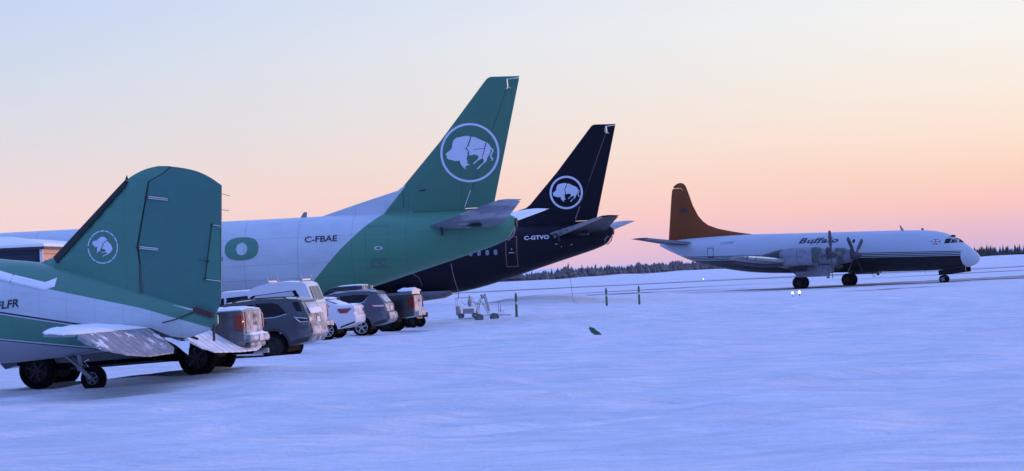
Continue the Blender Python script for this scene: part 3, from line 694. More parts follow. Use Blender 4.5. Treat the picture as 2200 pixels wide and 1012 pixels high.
decal('trim_tab', [[(-2.99, 3.54), (-3.17, 3.50), (-3.12, 2.36), (-2.79, 2.42)]], DH, 1, M['green'], rudder, .012)
mb = MB()
for p, q in (((-2.98, 3.57), (-2.78, 2.41)),): mb.bar((p[0], DH(*p) + .02, p[1]), (q[0], DH(*q) + .02, q[1]), .012, .014)
for p in ((-2.99, 3.56), (-2.85, 2.78), (-2.78, 2.41)): mb.box((p[0], DH(*p) + .03, p[1]), (.045, .04, .05))
mb.bar((-2.66, DH(-2.66, 2.82) + .03, 2.82), (-2.85, DH(-2.85, 2.78) + .03, 2.78), .01)
mb.build('tab_linkage', M['dark'], rudder, 30)
mb = MB()
for p, q in (((-2.99, 3.565), (-3.18, 3.525)), ((-2.77, 2.40), (-3.13, 2.34))): mb.bar((p[0], DH(*p) + .02, p[1]), (q[0], DH(*q) + .02, q[1]), .012, .016)
mb.build('tab_edge', M['pale'], rudder, 30)
mb = MB()
for a, b, c_, d_ in ((-3.235, 4.22, -3.42, 4.165), (-3.22, 3.88, -3.385, 3.845)): mb.tube([(a, 0, b), (c_, 0, d_)], .006, 5)
mb.build('static_wick', M['dark'], rudder, 30)
mb = MB(); q = [(-1.305, 2.8), (-1.305, 2.04)]; mb.bar((q[0][0], DH(*q[0]) + .01, q[0][1]), (q[1][0], DH(*q[1]) + .01, q[1][1]), .02, .03); mb.build('hinge_tube', M['brown'], rudder, 30)
decal('gap_seal', [[(-1.74, 1.905), (-1.74, 1.925), (-2.10, 1.86), (-2.50, 1.765), (-2.50, 1.735), (-2.1, 1.81)]], lambda a, b: DH(a, b) + .03, 1, M['pale'], rudder, .012)
MB().box((-2.73, .09, 1.685), (.46, .13, .085), Matrix.Rotation(R(-21), 3, 'Y')).build('gust_lock', M['maroon'], rudder, 30)
MB().tube([(-2.50, .13, 1.70), (-2.15, .28, 1.56), (-1.86, .33, 1.50)], .014, 7).build('lock_rod', M['dark'], rudder, 30)
MB().tube([(-2.95, .04, 1.42), (-2.93, .05, 1.30), (-2.93, .05, 1.06)], .03, 8).build('tail_mast', M['dark'], t, 30)
logo(-.43, 3.20, .365, DH, 1, t, OLD, M['logo'], th=.07, arcs=[(6, 37), (40, 78), (82, 97), (101, 118), (121, 140), (143, 165), (168, 203), (206, 232), (235, 256), (259, 300), (303, 322), (325, 358)], off=.008)
text_decal('registration', 'C-FLFR', 2.08, 1.31, 1.905, 2.085, DF.y, 1, M['letter'], t, .02, .12, slope=-.10, step=.1)
# tailplane and drooped elevators
TPH = lambda a, l: .055 * max(.15, 1 - abs((a + .75) / 1.2) ** 2) * (1 - .6 * (l / 4.1) ** 2) + .008
tail_full = [(-1.58, .35), (-1.58, 3.75), (-1.40, 4.0), (-1.12, 4.06), (-.9, 3.95), (-.55, 3.3), (-.1, 1.5), (.15, .3)]
el_full = [(-1.62, .42), (-2.36, .62), (-2.52, .95), (-2.55, 2.2), (-2.42, 3.0), (-2.15, 3.6), (-1.85, 3.85), (-1.62, 3.82)]
s = Mat('ribbed_fabric', .6); q = s.xyz()
patch = s.math('MULTIPLY', s.noise(3.2, 6, .7, (.7, .8, 1), .55, .58), s.rng(q[0], -2.35, -2.05))
rib = s.math('MULTIPLY', s.line(s.math('MODULO', q[1], .30), .15, .022), .55)
cf = s.mix(patch, s.mix(s.noise(6, 5, .6, (.4, 1, 1), .3, .7), (.20, .21, .24, 1), (.33, .34, .38, 1)), (.80, .81, .84, 1))
s.color(s.mix(rib, cf, (.12, .12, .15, 1))); M['fabric'] = s.m
s = Mat('white_fabric', .6); q = s.xyz(); rib = s.math('MULTIPLY', s.line(s.math('MODULO', s.math('ABSOLUTE', q[1]), .30), .15, .02), .6); s.color(s.mix(rib, s.mix(s.noise(3.5, 5, .6, (1, .6, 1), .35, .6), (.66, .67, .70, 1), (.84, .85, .87, 1)), (.25, .26, .3, 1))); M['fabricw'] = s.m
for sd in (1, -1):
    tp = plate('tailplane', tail_full, TPH, M['grey'], t, lambda a, l, n, sd=sd: (a, sd * l, 1.36 + .06 * (a + 1.58) + n), .2)
    V, Fc, Bd = refine2d([el_full if sd > 0 else [(-1.62, .42), (-2.45, .62), (-2.66, .95), (-2.74, 2.2), (-2.74, 3.1), (-2.62, 3.6), (-2.3, 3.95), (-1.85, 4.0), (-1.62, 3.9)]], .07, .25, .075)
    def eh(a, l): return max(.010, .05 * (1 - (-1.62 - a) / .95)) + .007 * (.5 + .5 * math.cos(2 * math.pi * l / .30)) * (1 if a < -1.7 else .3)
    dr = R(32)
    def me_(a, l, n, sd=sd):
        d_ = -1.60 - a; return (-1.60 - d_ * math.cos(dr) - n * math.sin(dr) * .3, sd * l, 1.35 - d_ * math.sin(dr) + n)
    nV = len(V); vs = [me_(a, b, eh(a, b)) for a, b in V] + [me_(a, b, -eh(a, b)) for a, b in V]
    fs = list(Fc) + [tuple(i + nV for i in f[::-1]) for f in Fc] + [(a, b, b + nV, a + nV) for a, b in Bd]
    el = finish('elevator', vs, fs, M['fabric'] if sd > 0 else M['fabricw'], tp, 30)
    mb = MB(); mb.bar((-1.60, sd * .45, 1.38), (-2.30, sd * .50, 1.10), .05, .05); mb.build('elevator_torque_tube', M['dark'], el, 30)
    if sd > 0:
        # torn fabric edge curling at the inboard end
        rings = []
        for k in range(7):
            a = -2.05 - .09 * k; u = k / 6
            rings.append([(a, .60 + .02 * j, 1.17 - .22 * u + .02 * math.sin(j * 1.7 + k) - .045 * j * u) for j in range(-3, 4)])
        MB().loft(rings, cap=False, closed=False).build('loose_fabric', M['fabricw'], el, 60)
# snow lying on the tailplane and along the spine
def blanket(name, fn, nu, nv, thick, parent, ragged=.12, seed=1, mat=None):
    """snow slab over surface fn(u,v)->(point, normal)"""
    r_ = np.random.default_rng(seed); top = []; bot = []
    jl = r_.uniform(0, ragged, nu); jr = r_.uniform(0, ragged, nu); jl = np.convolve(np.pad(jl, 2, 'edge'), np.ones(5) / 5, 'valid'); jr = np.convolve(np.pad(jr, 2, 'edge'), np.ones(5) / 5, 'valid')
    for i in range(nu):
        for j in range(nv):
            u = i / (nu - 1); v0 = j / (nv - 1); v = jl[i] + (1 - jl[i] - jr[i]) * v0
            P, N = fn(u, v); P = Vector(P); N = Vector(N)
            e = min(1, 4.5 * min(u, 1 - u, v0, 1 - v0) + .05) ** .5
            h = thick * e * (1 + .5 * float(vnoise(np.array(u * 9. + seed), np.array(v0 * 7.), seed)))
            top.append(P + N * h); bot.append(P - N * .01)
    fs = []
    for i in range(nu - 1):
        for j in range(nv - 1): fs.append((i * nv + j, i * nv + j + 1, (i + 1) * nv + j + 1, (i + 1) * nv + j))
    n = nu * nv; fs += [tuple(k + n for k in f[::-1]) for f in fs]
    bd = [i * nv for i in range(nu)] + [(nu - 1) * nv + j for j in range(1, nv)] + [i * nv + nv - 1 for i in range(nu - 2, -1, -1)] + [j for j in range(nv - 2, 0, -1)]
    for a, b in zip(bd, bd[1:] + bd[:1]): fs.append((a, b, b + n, a + n))
    return finish(name, top + bot, fs, mat or M['snow'], parent, 60)
tpe = chord_fn(tail_full)
def stab_fn(sd):
    def f(u, v):
        l = .45 + u * 3.58; le, te = tpe(min(l, 4.0)); a = te + (le - te) * v
        return (a, sd * l, 1.36 + .06 * (a + 1.58) + TPH(a, l)), (0, 0, 1)
    return f
blanket('snow_cover', stab_fn(1), 40, 14, .075, t, .06, 3)
blanket('snow_cover', stab_fn(-1), 40, 14, .05, t, .05, 4)
def spine(u, v):
    x_ = 3.4 - u * 2.85; z_ = float(np.interp(x_, [.55, .77, 1.2, 1.9, 3.4], [2.38, 2.30, 2.41, 2.60, 2.90])) + v * .20
    return (x_, DF.y(x_, z_), z_), (0, 1, .35)
blanket('snow_cover', spine, 50, 10, .05, t, .10, 8)
decal('stay_wire', [[(1.52, 2.70), (1.50, 2.70), (1.53, 2.52), (1.55, 2.52)]], DF.y, 1, M['letter'], t, .06)
# tail wheel and leg
tw = wheel('tail_wheel', .285, .20, t, (0, 0, .34), M['strut'], 5, .48, 1)
mb = MB()
for dy in (.13, -.13): mb.bar((0, dy, .34), (.24, dy, .56), .035, .09)
mb.box((.25, 0, .57), (.12, .32, .10)); mb.bar((.25, 0, .57), (.55, 0, .82), .11, .12)
mb.build('tail_wheel_fork', M['strut'], t, 30)
mb = MB(); mb.tube([(.18, .09, .52), (.62, .10, .86)], .035, 10); mb.tube([(.18, -.09, .52), (.62, -.10, .86)], .035, 10); mb.build('strut_tube', M['strut'], t, 40)
mb = MB(); mb.tube([(.28, .03, .60), (.32, .05, .90)], .05, 10); mb.build('shock_strut', M['grey'], t, 40)
MB().tube([(.05, .14, .60), (.12, .18, .72), (.02, .16, .76)], .014, 6).build('brake_line', M['pale'], t, 40)

# ------------------------------------------------------------------ turboprop airliner on the taxiway
t = thing('turboprop_airliner', 'four-engined turboprop airliner with orange fin and white fuselage on the taxiway', 'airplane', (27.35, 225, -.5), R(-33.5))
EST = smooth_tab([(-16.6, 4.55, 4.35, .06), (-16.0, 4.70, 4.05, .30), (-14.5, 4.86, 3.36, .72), (-12.7, 4.96, 2.66, 1.12), (-9.9, 5.03, 2.02, 1.55), (-7.0, 5.03, 1.58, 1.70), (-3.5, 4.93, 1.40, 1.72), (3, 4.80, 1.24, 1.72), (8.2, 4.69, 1.16, 1.72), (10.3, 4.58, 1.14, 1.66), (11.6, 4.30, 1.16, 1.5), (12.6, 3.80, 1.20, 1.3), (13.4, 3.25, 1.28, 1.0), (14.1, 2.72, 1.45, .68), (14.5, 2.35, 1.75, .32), (14.6, 2.12, 1.98, .06)], 2)
EF = Fuselage(EST)
m = Mat('turboprop_skin', .45, 0, .2); x, y, z = m.xyz()
zr = m.math('ADD', z, m.math('MULTIPLY', x, .021))          # height above the (slightly nose-down) datum
WE = (.45, .51, .56, 1)
c = m.mix(m.gt(zr, 2.60), (.003, .004, .009, 1), WE)
for a, w, cl in ((2.97, .036, (.004, .012, .02, 1)), (2.83, .044, (.005, .018, .018, 1)), (2.685, .044, (.006, .03, .02, 1))):
    c = m.mix(m.math('MULTIPLY', m.line(zr, a, w), m.math('LESS_THAN', x, 13.7)), c, cl)
c = m.mix(m.gt(x, m.math('ADD', 13.55, m.math('MULTIPLY', m.math('ABSOLUTE', y), -.25))), c, WE)
soot = m.math('MULTIPLY', m.rng(zr, 4.2, 2.5), m.math('MULTIPLY', m.rng(x, 4, -8), m.noise(.7, 5, .6, (.2, 1, 1), .3, .7)))
c = m.mix(m.math('MULTIPLY', soot, .4), c, (.16, .16, .18, 1))
m.color(dirty(m, c, .16, (.12, .13, .15, 1), .8)); ESK = m.m
EF.build('fuselage', ESK, t, 48, .5)
OR = Mat('orange_fin_paint', .55, 0, .1); OR.color(dirty(OR, (.235, .062, .014, 1), .25, (.12, .045, .02, 1), 1.2)); M['orange'] = OR.m
efin = [(-16.0, 4.55), (-15.78, 4.72), (-15.66, 4.72), (-15.18, 8.9), (-15.08, 9.4), (-14.85, 9.78), (-14.5, 9.98), (-14.2, 10.02), (-13.9, 9.96), (-13.66, 9.72), (-13.45, 9.2), (-13.0, 7.9), (-12.5, 6.95), (-12.0, 6.4), (-11.5, 6.05), (-10.6, 5.72), (-9.7, 5.5), (-8.6, 5.28), (-7.1, 5.04), (-7.3, 4.8), (-13, 4.7)]
EH0 = foil(efin, .07); EH = lambda a, b: min(.24, EH0(a, b))
hxl = lambda z_: -14.05 - .115 * (8.0 - z_)
plate('fin', [(hxl(4.9), 4.75), (hxl(9.3), 9.3), (-14.2, 9.55), (-14.9, 9.55), (-14.95, 9.7), (-14.85, 9.78), (-14.5, 9.98), (-14.2, 10.02), (-13.9, 9.96), (-13.66, 9.72), (-13.45, 9.2), (-13.0, 7.9), (-12.5, 6.95), (-12.0, 6.4), (-11.5, 6.05), (-10.6, 5.72), (-9.7, 5.5), (-8.6, 5.28), (-7.1, 5.04), (-7.3, 4.8), (-13, 4.7)], EH, M['orange'], t)
plate('hinge_gap', [(hxl(4.9) + .06, 4.85), (hxl(9.3) + .06, 9.3), (hxl(9.3) - .12, 9.3), (hxl(4.9) - .12, 4.85)], lambda a, b: EH(a, b) * .9, M['orange'], t)
plate('rudder', [(-15.70, 4.72), (-15.18, 8.9), (-15.08, 9.4), (-14.97, 9.52), (-14.24, 9.52), (hxl(9.3) - .05, 9.28), (hxl(4.9) - .05, 4.78)], lambda a, b: EH(a, b) * .95, M['orange'], t)
for sd in (-1, 1):
    full = [(-15.75, .3), (-15.95, 6.2), (-15.3, 6.5), (-14.75, 6.45), (-14.3, 6.1), (-12.9, .9), (-12.5, .3)]
    th_ = foil(full, .10)
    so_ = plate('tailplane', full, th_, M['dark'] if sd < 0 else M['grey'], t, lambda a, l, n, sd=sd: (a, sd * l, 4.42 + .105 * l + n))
    plate('leading_edge', [(-12.52, .35), (-12.92, .9), (-14.3, 6.1), (-14.55, 6.2), (-13.2, .9), (-12.85, .35)], lambda a, l: th_(a, l) + .012, M['grey'], so_, lambda a, l, n, sd=sd: (a, sd * l, 4.42 + .105 * l + n))
logo(-13.95, 7.48, .42, EH, -1, t, BISON, M['letter'], sgn=1, th=.07)
text_decal('title_letters', 'Buffalo', -1.72, 2.12, 3.98, 4.46, EF.y, -1, M['letter'], t, .034, .28, slope=-.02, space=1.12, step=.12)
text_decal('registration', 'C-GXFC', -9.6, -8.1, 4.25, 4.47, EF.y, -1, simple('faded_letter', (.12, .13, .16, 1), .5), t, .0, .25, step=.12)
decal('cargo_door_outline', rect_outline(-10.95, -10.28, 3.1, 3.98, .05), EF.y, -1, M['letter'], t, .012)
decal('round_window', [[(3.6 + .13 * math.cos(q), 3.98 + .16 * math.sin(q)) for q in [2 * math.pi * i / 16 for i in range(16)]]], EF.y, -1, M['glass'], t, .012)
decal('wing_inspection_ring', ring_polys(-.15, 3.78, .26, .32, 0, 180, 16), EF.y, -1, M['letter'], t, .012)
fl = decal('flag_emblem', [[(10.80, 3.36), (11.60, 3.36), (11.60, 3.80), (10.80, 3.80)]], EF.y, -1, simple('flag_blue', (.03, .04, .14, 1), .5), t, .012, .2)
decal('flag_white', [[(10.80, 3.36), (10.90, 3.36), (11.60, 3.74), (11.60, 3.80), (11.50, 3.80), (10.80, 3.42)], [(11.60, 3.36), (11.50, 3.36), (10.80, 3.74), (10.80, 3.80), (10.90, 3.80), (11.60, 3.42)]], EF.y, -1, M['whiteletter'], fl, .016, .2)
decal('flag_white', [[(10.80, 3.52), (11.60, 3.52), (11.60, 3.64), (10.80, 3.64)], [(11.13, 3.36), (11.27, 3.36), (11.27, 3.80), (11.13, 3.80)]], EF.y, -1, M['whiteletter'], fl, .020, .2)
decal('flag_red', [[(10.80, 3.55), (11.60, 3.55), (11.60, 3.61), (10.80, 3.61)], [(11.165, 3.36), (11.235, 3.36), (11.235, 3.80), (11.165, 3.80)]], EF.y, -1, simple('flag_red', (.35, .03, .05, 1), .5), fl, .024, .2)
for sd in (-1, 1):
    for pl in ([(11.95, 3.40), (12.38, 3.42), (12.38, 3.82), (11.97, 3.80)], [(12.44, 3.42), (12.88, 3.44), (12.70, 3.80), (12.44, 3.82)], [(12.95, 3.44), (13.22, 3.40), (13.12, 3.52), (12.78, 3.78)], [(12.05, 3.92), (12.50, 3.92), (12.42, 4.08), (12.15, 4.12)]):
        decal('cockpit_window', [pl], EF.y, sd, M['glass'], t, .014, .12)
mb = MB(); mb.add([(7.75, -.02, 4.66), (7.45, -.02, 4.66), (7.32, -.01, 5.14), (7.40, -.01, 5.14), (7.75, .02, 4.66), (7.45, .02, 4.66), (7.32, .01, 5.14), (7.40, .01, 5.14)], [(0, 1, 2, 3), (4, 7, 6, 5), (0, 4, 5, 1), (1, 5, 6, 2), (2, 6, 7, 3), (3, 7, 4, 0)]); mb.build('blade_antenna', M['grey'], t)
MB().tube([(4.9, -.3, 1.25), (4.85, -.3, .75), (4.5, -.3, 1.2)], .03, 6).build('belly_mast', M['grey'], t)
m = Mat('worn_nacelle_metal', .45, .2, .3); x, y, z = m.xyz()
wob = m.math('ADD', x, m.math('MULTIPLY', m.math('SUBTRACT', m.noise(1.6, 4, .6), .5), 1.1))
c = m.mix(m.gt(wob, .9), (.055, .056, .064, 1), (.24, .26, .31, 1))                      # sooty rear, pale worn cowl
c = m.mix(m.gt(wob, 3.75), c, (.075, .10, .10, 1)); c = m.mix(m.gt(wob, 4.45), c, (.17, .18, .21, 1))
c = m.mix(m.math('MAXIMUM', m.line(x, 1.0, .02), m.math('MAXIMUM', m.line(x, 2.4, .015), m.line(x, 3.8, .02))), c, (.02, .02, .025, 1))
m.color(m.mix(m.math('MULTIPLY', m.noise(3.0, 5, .65, (.4, 1, 1), .45, .7), .55), c, (.06, .06, .07, 1))); M['nacelle'] = m.m
m = Mat('sooty_wing_metal', .38, .45); m.color(m.mix(m.noise(1.3, 6, .7, (.25, 1, 1), .35, .65), (.03, .03, .036, 1), (.20, .21, .25, 1))); M['wing'] = m.m
for sd in (-1, 1):
    full = [(-3.1, .0), (-2.9, 5), (-2.0, 14.2), (-1.2, 15.0), (-.3, 15.05), (.35, 14.6), (.6, 14.0), (2.2, 5), (2.6, 0)]
    th_ = foil(full, .13)
    w = plate('wing', full, th_, M['wing'], t, lambda a, l, n, sd=sd: (a, sd * l, 1.72 + .085 * l + n), .8)
    plate('leading_edge', [(2.62, 1.7), (2.22, 5), (.62, 14.0), (.36, 14.6), (.15, 14.5), (1.9, 5), (2.3, 1.7)], lambda a, l: th_(a, l) + .01, M['chrome'], w, lambda a, l, n, sd=sd: (a, sd * l, 1.72 + .085 * l + n), .8)
    MB().lathe([(.005, 0), (.08, .03), (.06, .15)], (.2, sd * 15.02, 3.0), 'Y', 10).build('wingtip_lamp', M['clear'], w)
    for lat, zc, gear, ph in ((4.75, 2.72, True, 41), (9.3, 2.86, False, 3)):
        rings = []
        for a, w_, up, dn in ((5.0, .42, .42, .42), (4.75, .52, .56, .56), (4.2, .62, .72, .66), (3.0, .70, .80, .74), (1.6, .72, .82, .80), (.2, .68, .60, .84), (-1.4, .55, .20, .78), (-3.0, .35, -.1, .55), (-4.0, .12, -.15, .32)):
            rings.append([(a, sd * lat + w_ * math.copysign(abs(math.cos(q)) ** .8, math.cos(q)), zc + ((up if math.sin(q) > 0 else dn) if abs(math.sin(q)) > 0 else 0) * math.copysign(abs(math.sin(q)) ** .8, math.sin(q))) for q in [2 * math.pi * k / 28 for k in range(28)]])
        na = MB().loft(rings).build('engine_nacelle', M['nacelle'], t, 45)
        MB().lathe([(.05, 5.06), (.34, 5.05), (.40, 4.97)], (0, sd * lat, zc + .30), 'X', 18).build('air_intake', M['dark'], na)
        pr = MB().lathe([(.005, .75), (.12, .68), (.28, .40), (.36, .05), (.34, -.12), (.005, -.14)], (0, 0, 0), 'X', 20).build('spinner', M['blade'], t)
        pr.location = (5.18, sd * lat, zc); 
        pr.rotation_euler = (R(ph), 0, 0)
        for k in range(4):
            rr_ = []
            for r_, ch, tw in ((.28, .14, 60), (.6, .18, 50), (1.0, .29, 36), (1.5, .34, 27), (1.95, .31, 22), (2.04, .20, 21)):
                c_, s_ = math.cos(R(tw)), math.sin(R(tw))
                rr_.append([(s_ * u * ch + c_ * v * ch * .09, c_ * u * ch - s_ * v * ch * .09, r_) for u, v in ((-.5, 0), (-.2, 1), (.25, .8), (.5, 0), (.25, -.8), (-.2, -1))])
            bl = MB().loft(rr_).build('propeller_blade', M['blade'], pr, 60)
            bl.rotation_euler = (R(90 * k), 0, 0); bl.location = (.1, 0, 0)
        if gear:
            rings = []
            for a, dn in ((3.0, 1.62), (2.9, 1.30), (2.0, 1.22), (.6, 1.20), (-.2, 1.26), (-.5, 1.45), (-.9, 1.8)):
                rings.append([(a, sd * lat - .52, 2.0), (a, sd * lat - .52, dn + .1), (a, sd * lat - .42, dn), (a, sd * lat + .42, dn), (a, sd * lat + .52, dn + .1), (a, sd * lat + .52, 2.0)])
            MB().loft(rings).build('gear_fairing', M['nacelle'], t, 30)
            MB().box((1.37, sd * (lat + .56), 1.30), (3.1, .04, .50)).build('gear_door', M['grey'], t)
            MB().box((2.75, sd * (lat + .2), 1.12), (.3, .05, .5)).build('gear_door', M['grey'], t)
            lg = MB().tube([(0, sd * lat, .5), (0, sd * lat, 1.5)], .10, 10).build('gear_leg', M['steel'], t)
            for dy in (-.33, .33): wheel('main_wheel', .58, .42, t, (0, sd * lat + dy, .57), M['darkrim'], 8, .5, -1 if dy < 0 else 1)
for dy in (-.22, .22): wheel('nose_wheel', .36, .22, t, (11.25, dy, .36), M['alloy'], 8, .5, -1 if dy < 0 else 1)
MB().tube([(11.25, 0, .36), (11.35, 0, 1.4)], .08, 10).build('nose_gear_leg', M['dark'], t)
for dy in (-.55, .55): MB().box((12.25, dy, 1.02), (2.5, .05, .42), Matrix.Rotation(R(-5), 3, 'Y')).build('nose_gear_door', M['navy'], t)

# ------------------------------------------------------------------ parked vehicles
def arc(xc, r, zc, z0, n=12):
    a = math.asin(max(-1, min(1, (z0 - zc) / r)))
    return [(xc - r * math.cos(q), zc + r * math.sin(q)) for q in np.linspace(a, math.pi - a, n)]
class Car:
    def __init__(s, name, label, cat, contact, rz, z, track, w0, belt, tumble, outline, wb, tyre_r, group, pitch=0.0):
        s.w0, s.belt, s.tum, s.out, s.wb, s.r, s.track = w0, belt, tumble, outline, wb, tyre_r, track
        s.xr = min(p[0] for p in outline); s.xf = max(p[0] for p in outline)
        c, sn = math.cos(rz), math.sin(rz)
        off = (-sn * track / 2, c * track / 2)
        s.t = thing(name, label, cat, (contact[0] - off[0], contact[1] - off[1], z - .03), rz, group, 0, pitch)
        zs = sorted({round(p[1], 3) for p in outline}); ch = []
        rp = [p for p in outline if p[0] < s.xr + 1.2 and p[1] > .3]
        s.rear = sorted(rp, key=lambda p: p[1])
    def W(s, x, z):
        w = s.w0 - max(0, z - s.belt) * s.tum - max(0, .55 - z) * .12
        w -= .13 * min(1, max(0, (s.xr + .55 - x) / .55)) ** 2 + .20 * min(1, max(0, (x - s.xf + .9) / .9)) ** 2
        return w
    def rx(s, z):
        best = None
        for (x1, z1), (x2, z2) in zip(s.out, s.out[1:] + s.out[:1]):
            if (z1 - z) * (z2 - z) <= 0 and abs(z1 - z2) > 1e-6:
                x = x1 + (x2 - x1) * (z - z1) / (z2 - z1); best = x if best is None else min(best, x)
        return s.xr if best is None else best
    def body(s, mat, name='body', bulge=.045, out=None, inner=True, bev=.03):
        out = out or s.out; V, Fc, Bd = refine2d([out], .28); n = len(V)
        vs = [(x, s.W(x, z), z) for x, z in V] + [(x, -s.W(x, z), z) for x, z in V]; fs = list(Fc) + [tuple(i + n for i in f[::-1]) for f in Fc]
        nx = {}
        cx = sum(p[0] for p in out) / len(out); cz = sum(p[1] for p in out) / len(out)
        for a, b in Bd:
            (x1, z1), (x2, z2) = V[a], V[b]; nn = Vector((z2 - z1, x1 - x2))
            if nn.length < 1e-6: continue
            nn.normalize()
            for i in (a, b): nx.setdefault(i, []).append((nn, (x1 + x2) / 2, (z1 + z2) / 2))
        # orient outward with the polygon winding
        area = sum(p[0] * q[1] - q[0] * p[1] for p, q in zip(out, out[1:] + out[:1]))
        lat = {}
        for i, L in nx.items():
            x, z = V[i]; row = [i]
            acc = Vector((0, 0))
            for nn, mx, mz in L:
                if inside(out, mx + nn.x * .01, mz + nn.y * .01): nn = -nn
                acc += nn
            if acc.length > 0: acc.normalize()
            bl = bulge if z > .55 else 0
            for f in (.72, .3, -.3, -.72):
                w = s.W(x, z) * f; k = bl * (1 - abs(f) ** 2.2)
                vs.append((x + acc.x * k, w, z + acc.y * k)); row.append(len(vs) - 1)
            row.append(i + n); lat[i] = row
        for a, b in Bd:
            for k in range(5): fs.append((lat[a][k], lat[b][k], lat[b][k + 1], lat[a][k + 1]))
        o = finish(name, vs, fs, mat, s.t, 40)
        if bev:
            bm_ = o.modifiers.new('soft edge', 'BEVEL'); bm_.width = bev; bm_.segments = 2; bm_.limit_method = 'ANGLE'; bm_.angle_limit = R(38); bm_.harden_normals = False
        s.bd = o
        return o
    def under(s, z0=.22, z1=.75):
        MB().box(((s.xr + s.xf) / 2 + .2, 0, (z0 + z1) / 2), (s.xf - s.xr - 1.3, 2 * s.w0 - .45, z1 - z0)).build('underbody', M['black'], s.t)
    def side(s, name, poly, mat, off=.008, parent=None, both=True, step=.25):
        for sd in ((1, -1) if both else (1,)):
            o = decal(name, [poly] if not isinstance(poly[0], list) else poly, s.W, sd, mat, parent or s.t, off, step)
        return o
    def back(s, name, poly, mat, off=.012, parent=None, bulge=.045):
        V, Fc, _ = refine2d([poly], .15)
        def mp(y, z):
            x = s.rx(z); w = max(.1, s.W(x, z)); return (x - bulge * (1 - min(1, abs(y) / w) ** 2.2) - off, y, z)
        return finish(name, [mp(y, z) for y, z in V], Fc, mat, parent or s.t, 60)
    def wheels(s, rim, spokes, w=.25, style='car', rim_r=.66):
        for x in (0, s.wb):
            for sd in (1, -1):
                wheel('wheel', s.r, w, s.t, (x, sd * s.track / 2, s.r - .015), rim, spokes, rim_r, sd, style)
def inside(poly, x, z):
    c = False
    for (x1, z1), (x2, z2) in zip(poly, poly[1:] + poly[:1]):
        if (z1 > z) != (z2 > z) and x < (x2 - x1) * (z - z1) / (z2 - z1) + x1: c = not c
    return c
def mirror(poly): return [(-a, b) for a, b in poly]
def carpaint(name, col, dust=.25):
    """gloss paint with road salt low on the body and frost round the tail"""
    m = Mat(name, .32, .0, .4, .35)
    low = m.math('MULTIPLY', m.noise(3.0, 6, .65, (1, 1, .5), .42, .70), m.rng(m.xyz()[2], .95, .40)); low = m.math('MULTIPLY', low, dust * 1.6)
    tail = m.math('MULTIPLY', m.rng(m.xyz()[0], -.72, -1.15), m.noise(5.0, 6, .7, None, .40, .62))
    c = m.mix(m.math('MINIMUM', low, .6), col, (.26, .26, .28, 1))
    m.color(m.mix(m.math('MULTIPLY', tail, dust * 1.8), c, (.46, .46, .48, 1))); m.rough(m.rng(low, 0, .5, .28, .6)); return m.m
def frosted(name, base, lo=.46, hi=.68):
    m = Mat(name, .55); m.color(m.mix(m.noise(3.2, 7, .7, None, lo - .06, hi - .06), base, (.54, .58, .64, 1))); return m.m
FA = frosted('frosted_grey_truck', (.10, .105, .12, 1)); FB = frosted('frosted_suv', (.05, .055, .07, 1), .46, .66); FE = frosted('frosted_crossover', (.06, .07, .10, 1), .50, .70)
GRP = 'vehicles parked in a row'
HD = R(165)
def truck_outline(bed=1.42, xr=-1.12, cab0=.80, roof=1.93, sill=.52, wb=3.75, ar=.50, r=.42):
    return ([(xr + .02, .60), (xr + .30, .56)] + arc(0, ar, r, .56) + [(.9, sill), (wb - .9, sill)] + arc(wb, ar, r, .56) +
            [(wb + .78, .50), (wb + .90, .62), (wb + .92, 1.0), (wb + .84, 1.16), (wb + .5, 1.26), (wb - .62, 1.34), (wb - 1.45, roof - .06), (wb - 1.75, roof), (cab0 + .35, roof), (cab0 + .13, roof - .05), (cab0 + .04, bed + .06), (cab0 + .02, bed), (xr + .03, bed), (xr, bed - .03), (xr, 1.0)])
def tail_rack(car, x, w, z, h=.16):
    mb = MB()
    mb.bar((x, -w, z), (x, w, z), .05, .05)
    for sd in (-1, 1): mb.bar((x, sd * w * .92, z - .09), (x, sd * w * .92, z + .02), .06, .05); mb.bar((x - .05, sd * w, z - .02), (x + .02, sd * w, z + h), .05, .04)
    return mb.build('rack_bar', M['steel'], car.t, 30)

# a: grey pickup behind the vintage airliner
c = Car('pickup_truck', 'grey pickup truck behind the old airliner, with snow on its bed cover', 'pickup truck', (-7.20, 57.9), R(172), .262, 1.74, 1.02, 1.35, .20, truck_outline(1.385), 3.75, .43, GRP, R(2.3))
PG = carpaint('grey_truck_paint', (.05, .055, .072, 1), .22)
c.body(PG, bev=.06); c.under(.38, .85)
c.back('tailgate', [(-.74, .84), (.74, .84), (.76, 1.35), (-.76, 1.35)], FA)
c.back('tailgate_handle', [(-.14, 1.20), (.14, 1.20), (.14, 1.28), (-.14, 1.28)], M['darkrim'], .022)
c.back('tailgate_recess', [(-.45, .94), (.45, .94), (.48, 1.13), (-.48, 1.13)], frosted('frost_shade', (.07, .075, .09, 1), .35, .7), .018)
text = text_mesh('GMC', .03)
V_ = [(-(u - .5) * .42, 1.03 + v * .09) for u, v in text[0]]
finish('tailgate_letters', [(c.rx(z_) - .075, y_, z_) for y_, z_ in V_], text[1], M['darkrim'], c.t, 0)
for sd in (1, -1):
    mb = MB(); mb.box((-1.03, sd * .92, 1.13), (.20, .16, .36)); o = mb.build('tail_lamp', M['lens'], c.t); b_ = o.modifiers.new('b', 'BEVEL'); b_.width = .03; b_.segments = 2
    MB().box((-1.137, sd * .90, 1.13), (.012, .08, .30)).build('lamp_bezel', simple('amber_lens', (.55, .16, .04, 1), .25), o)
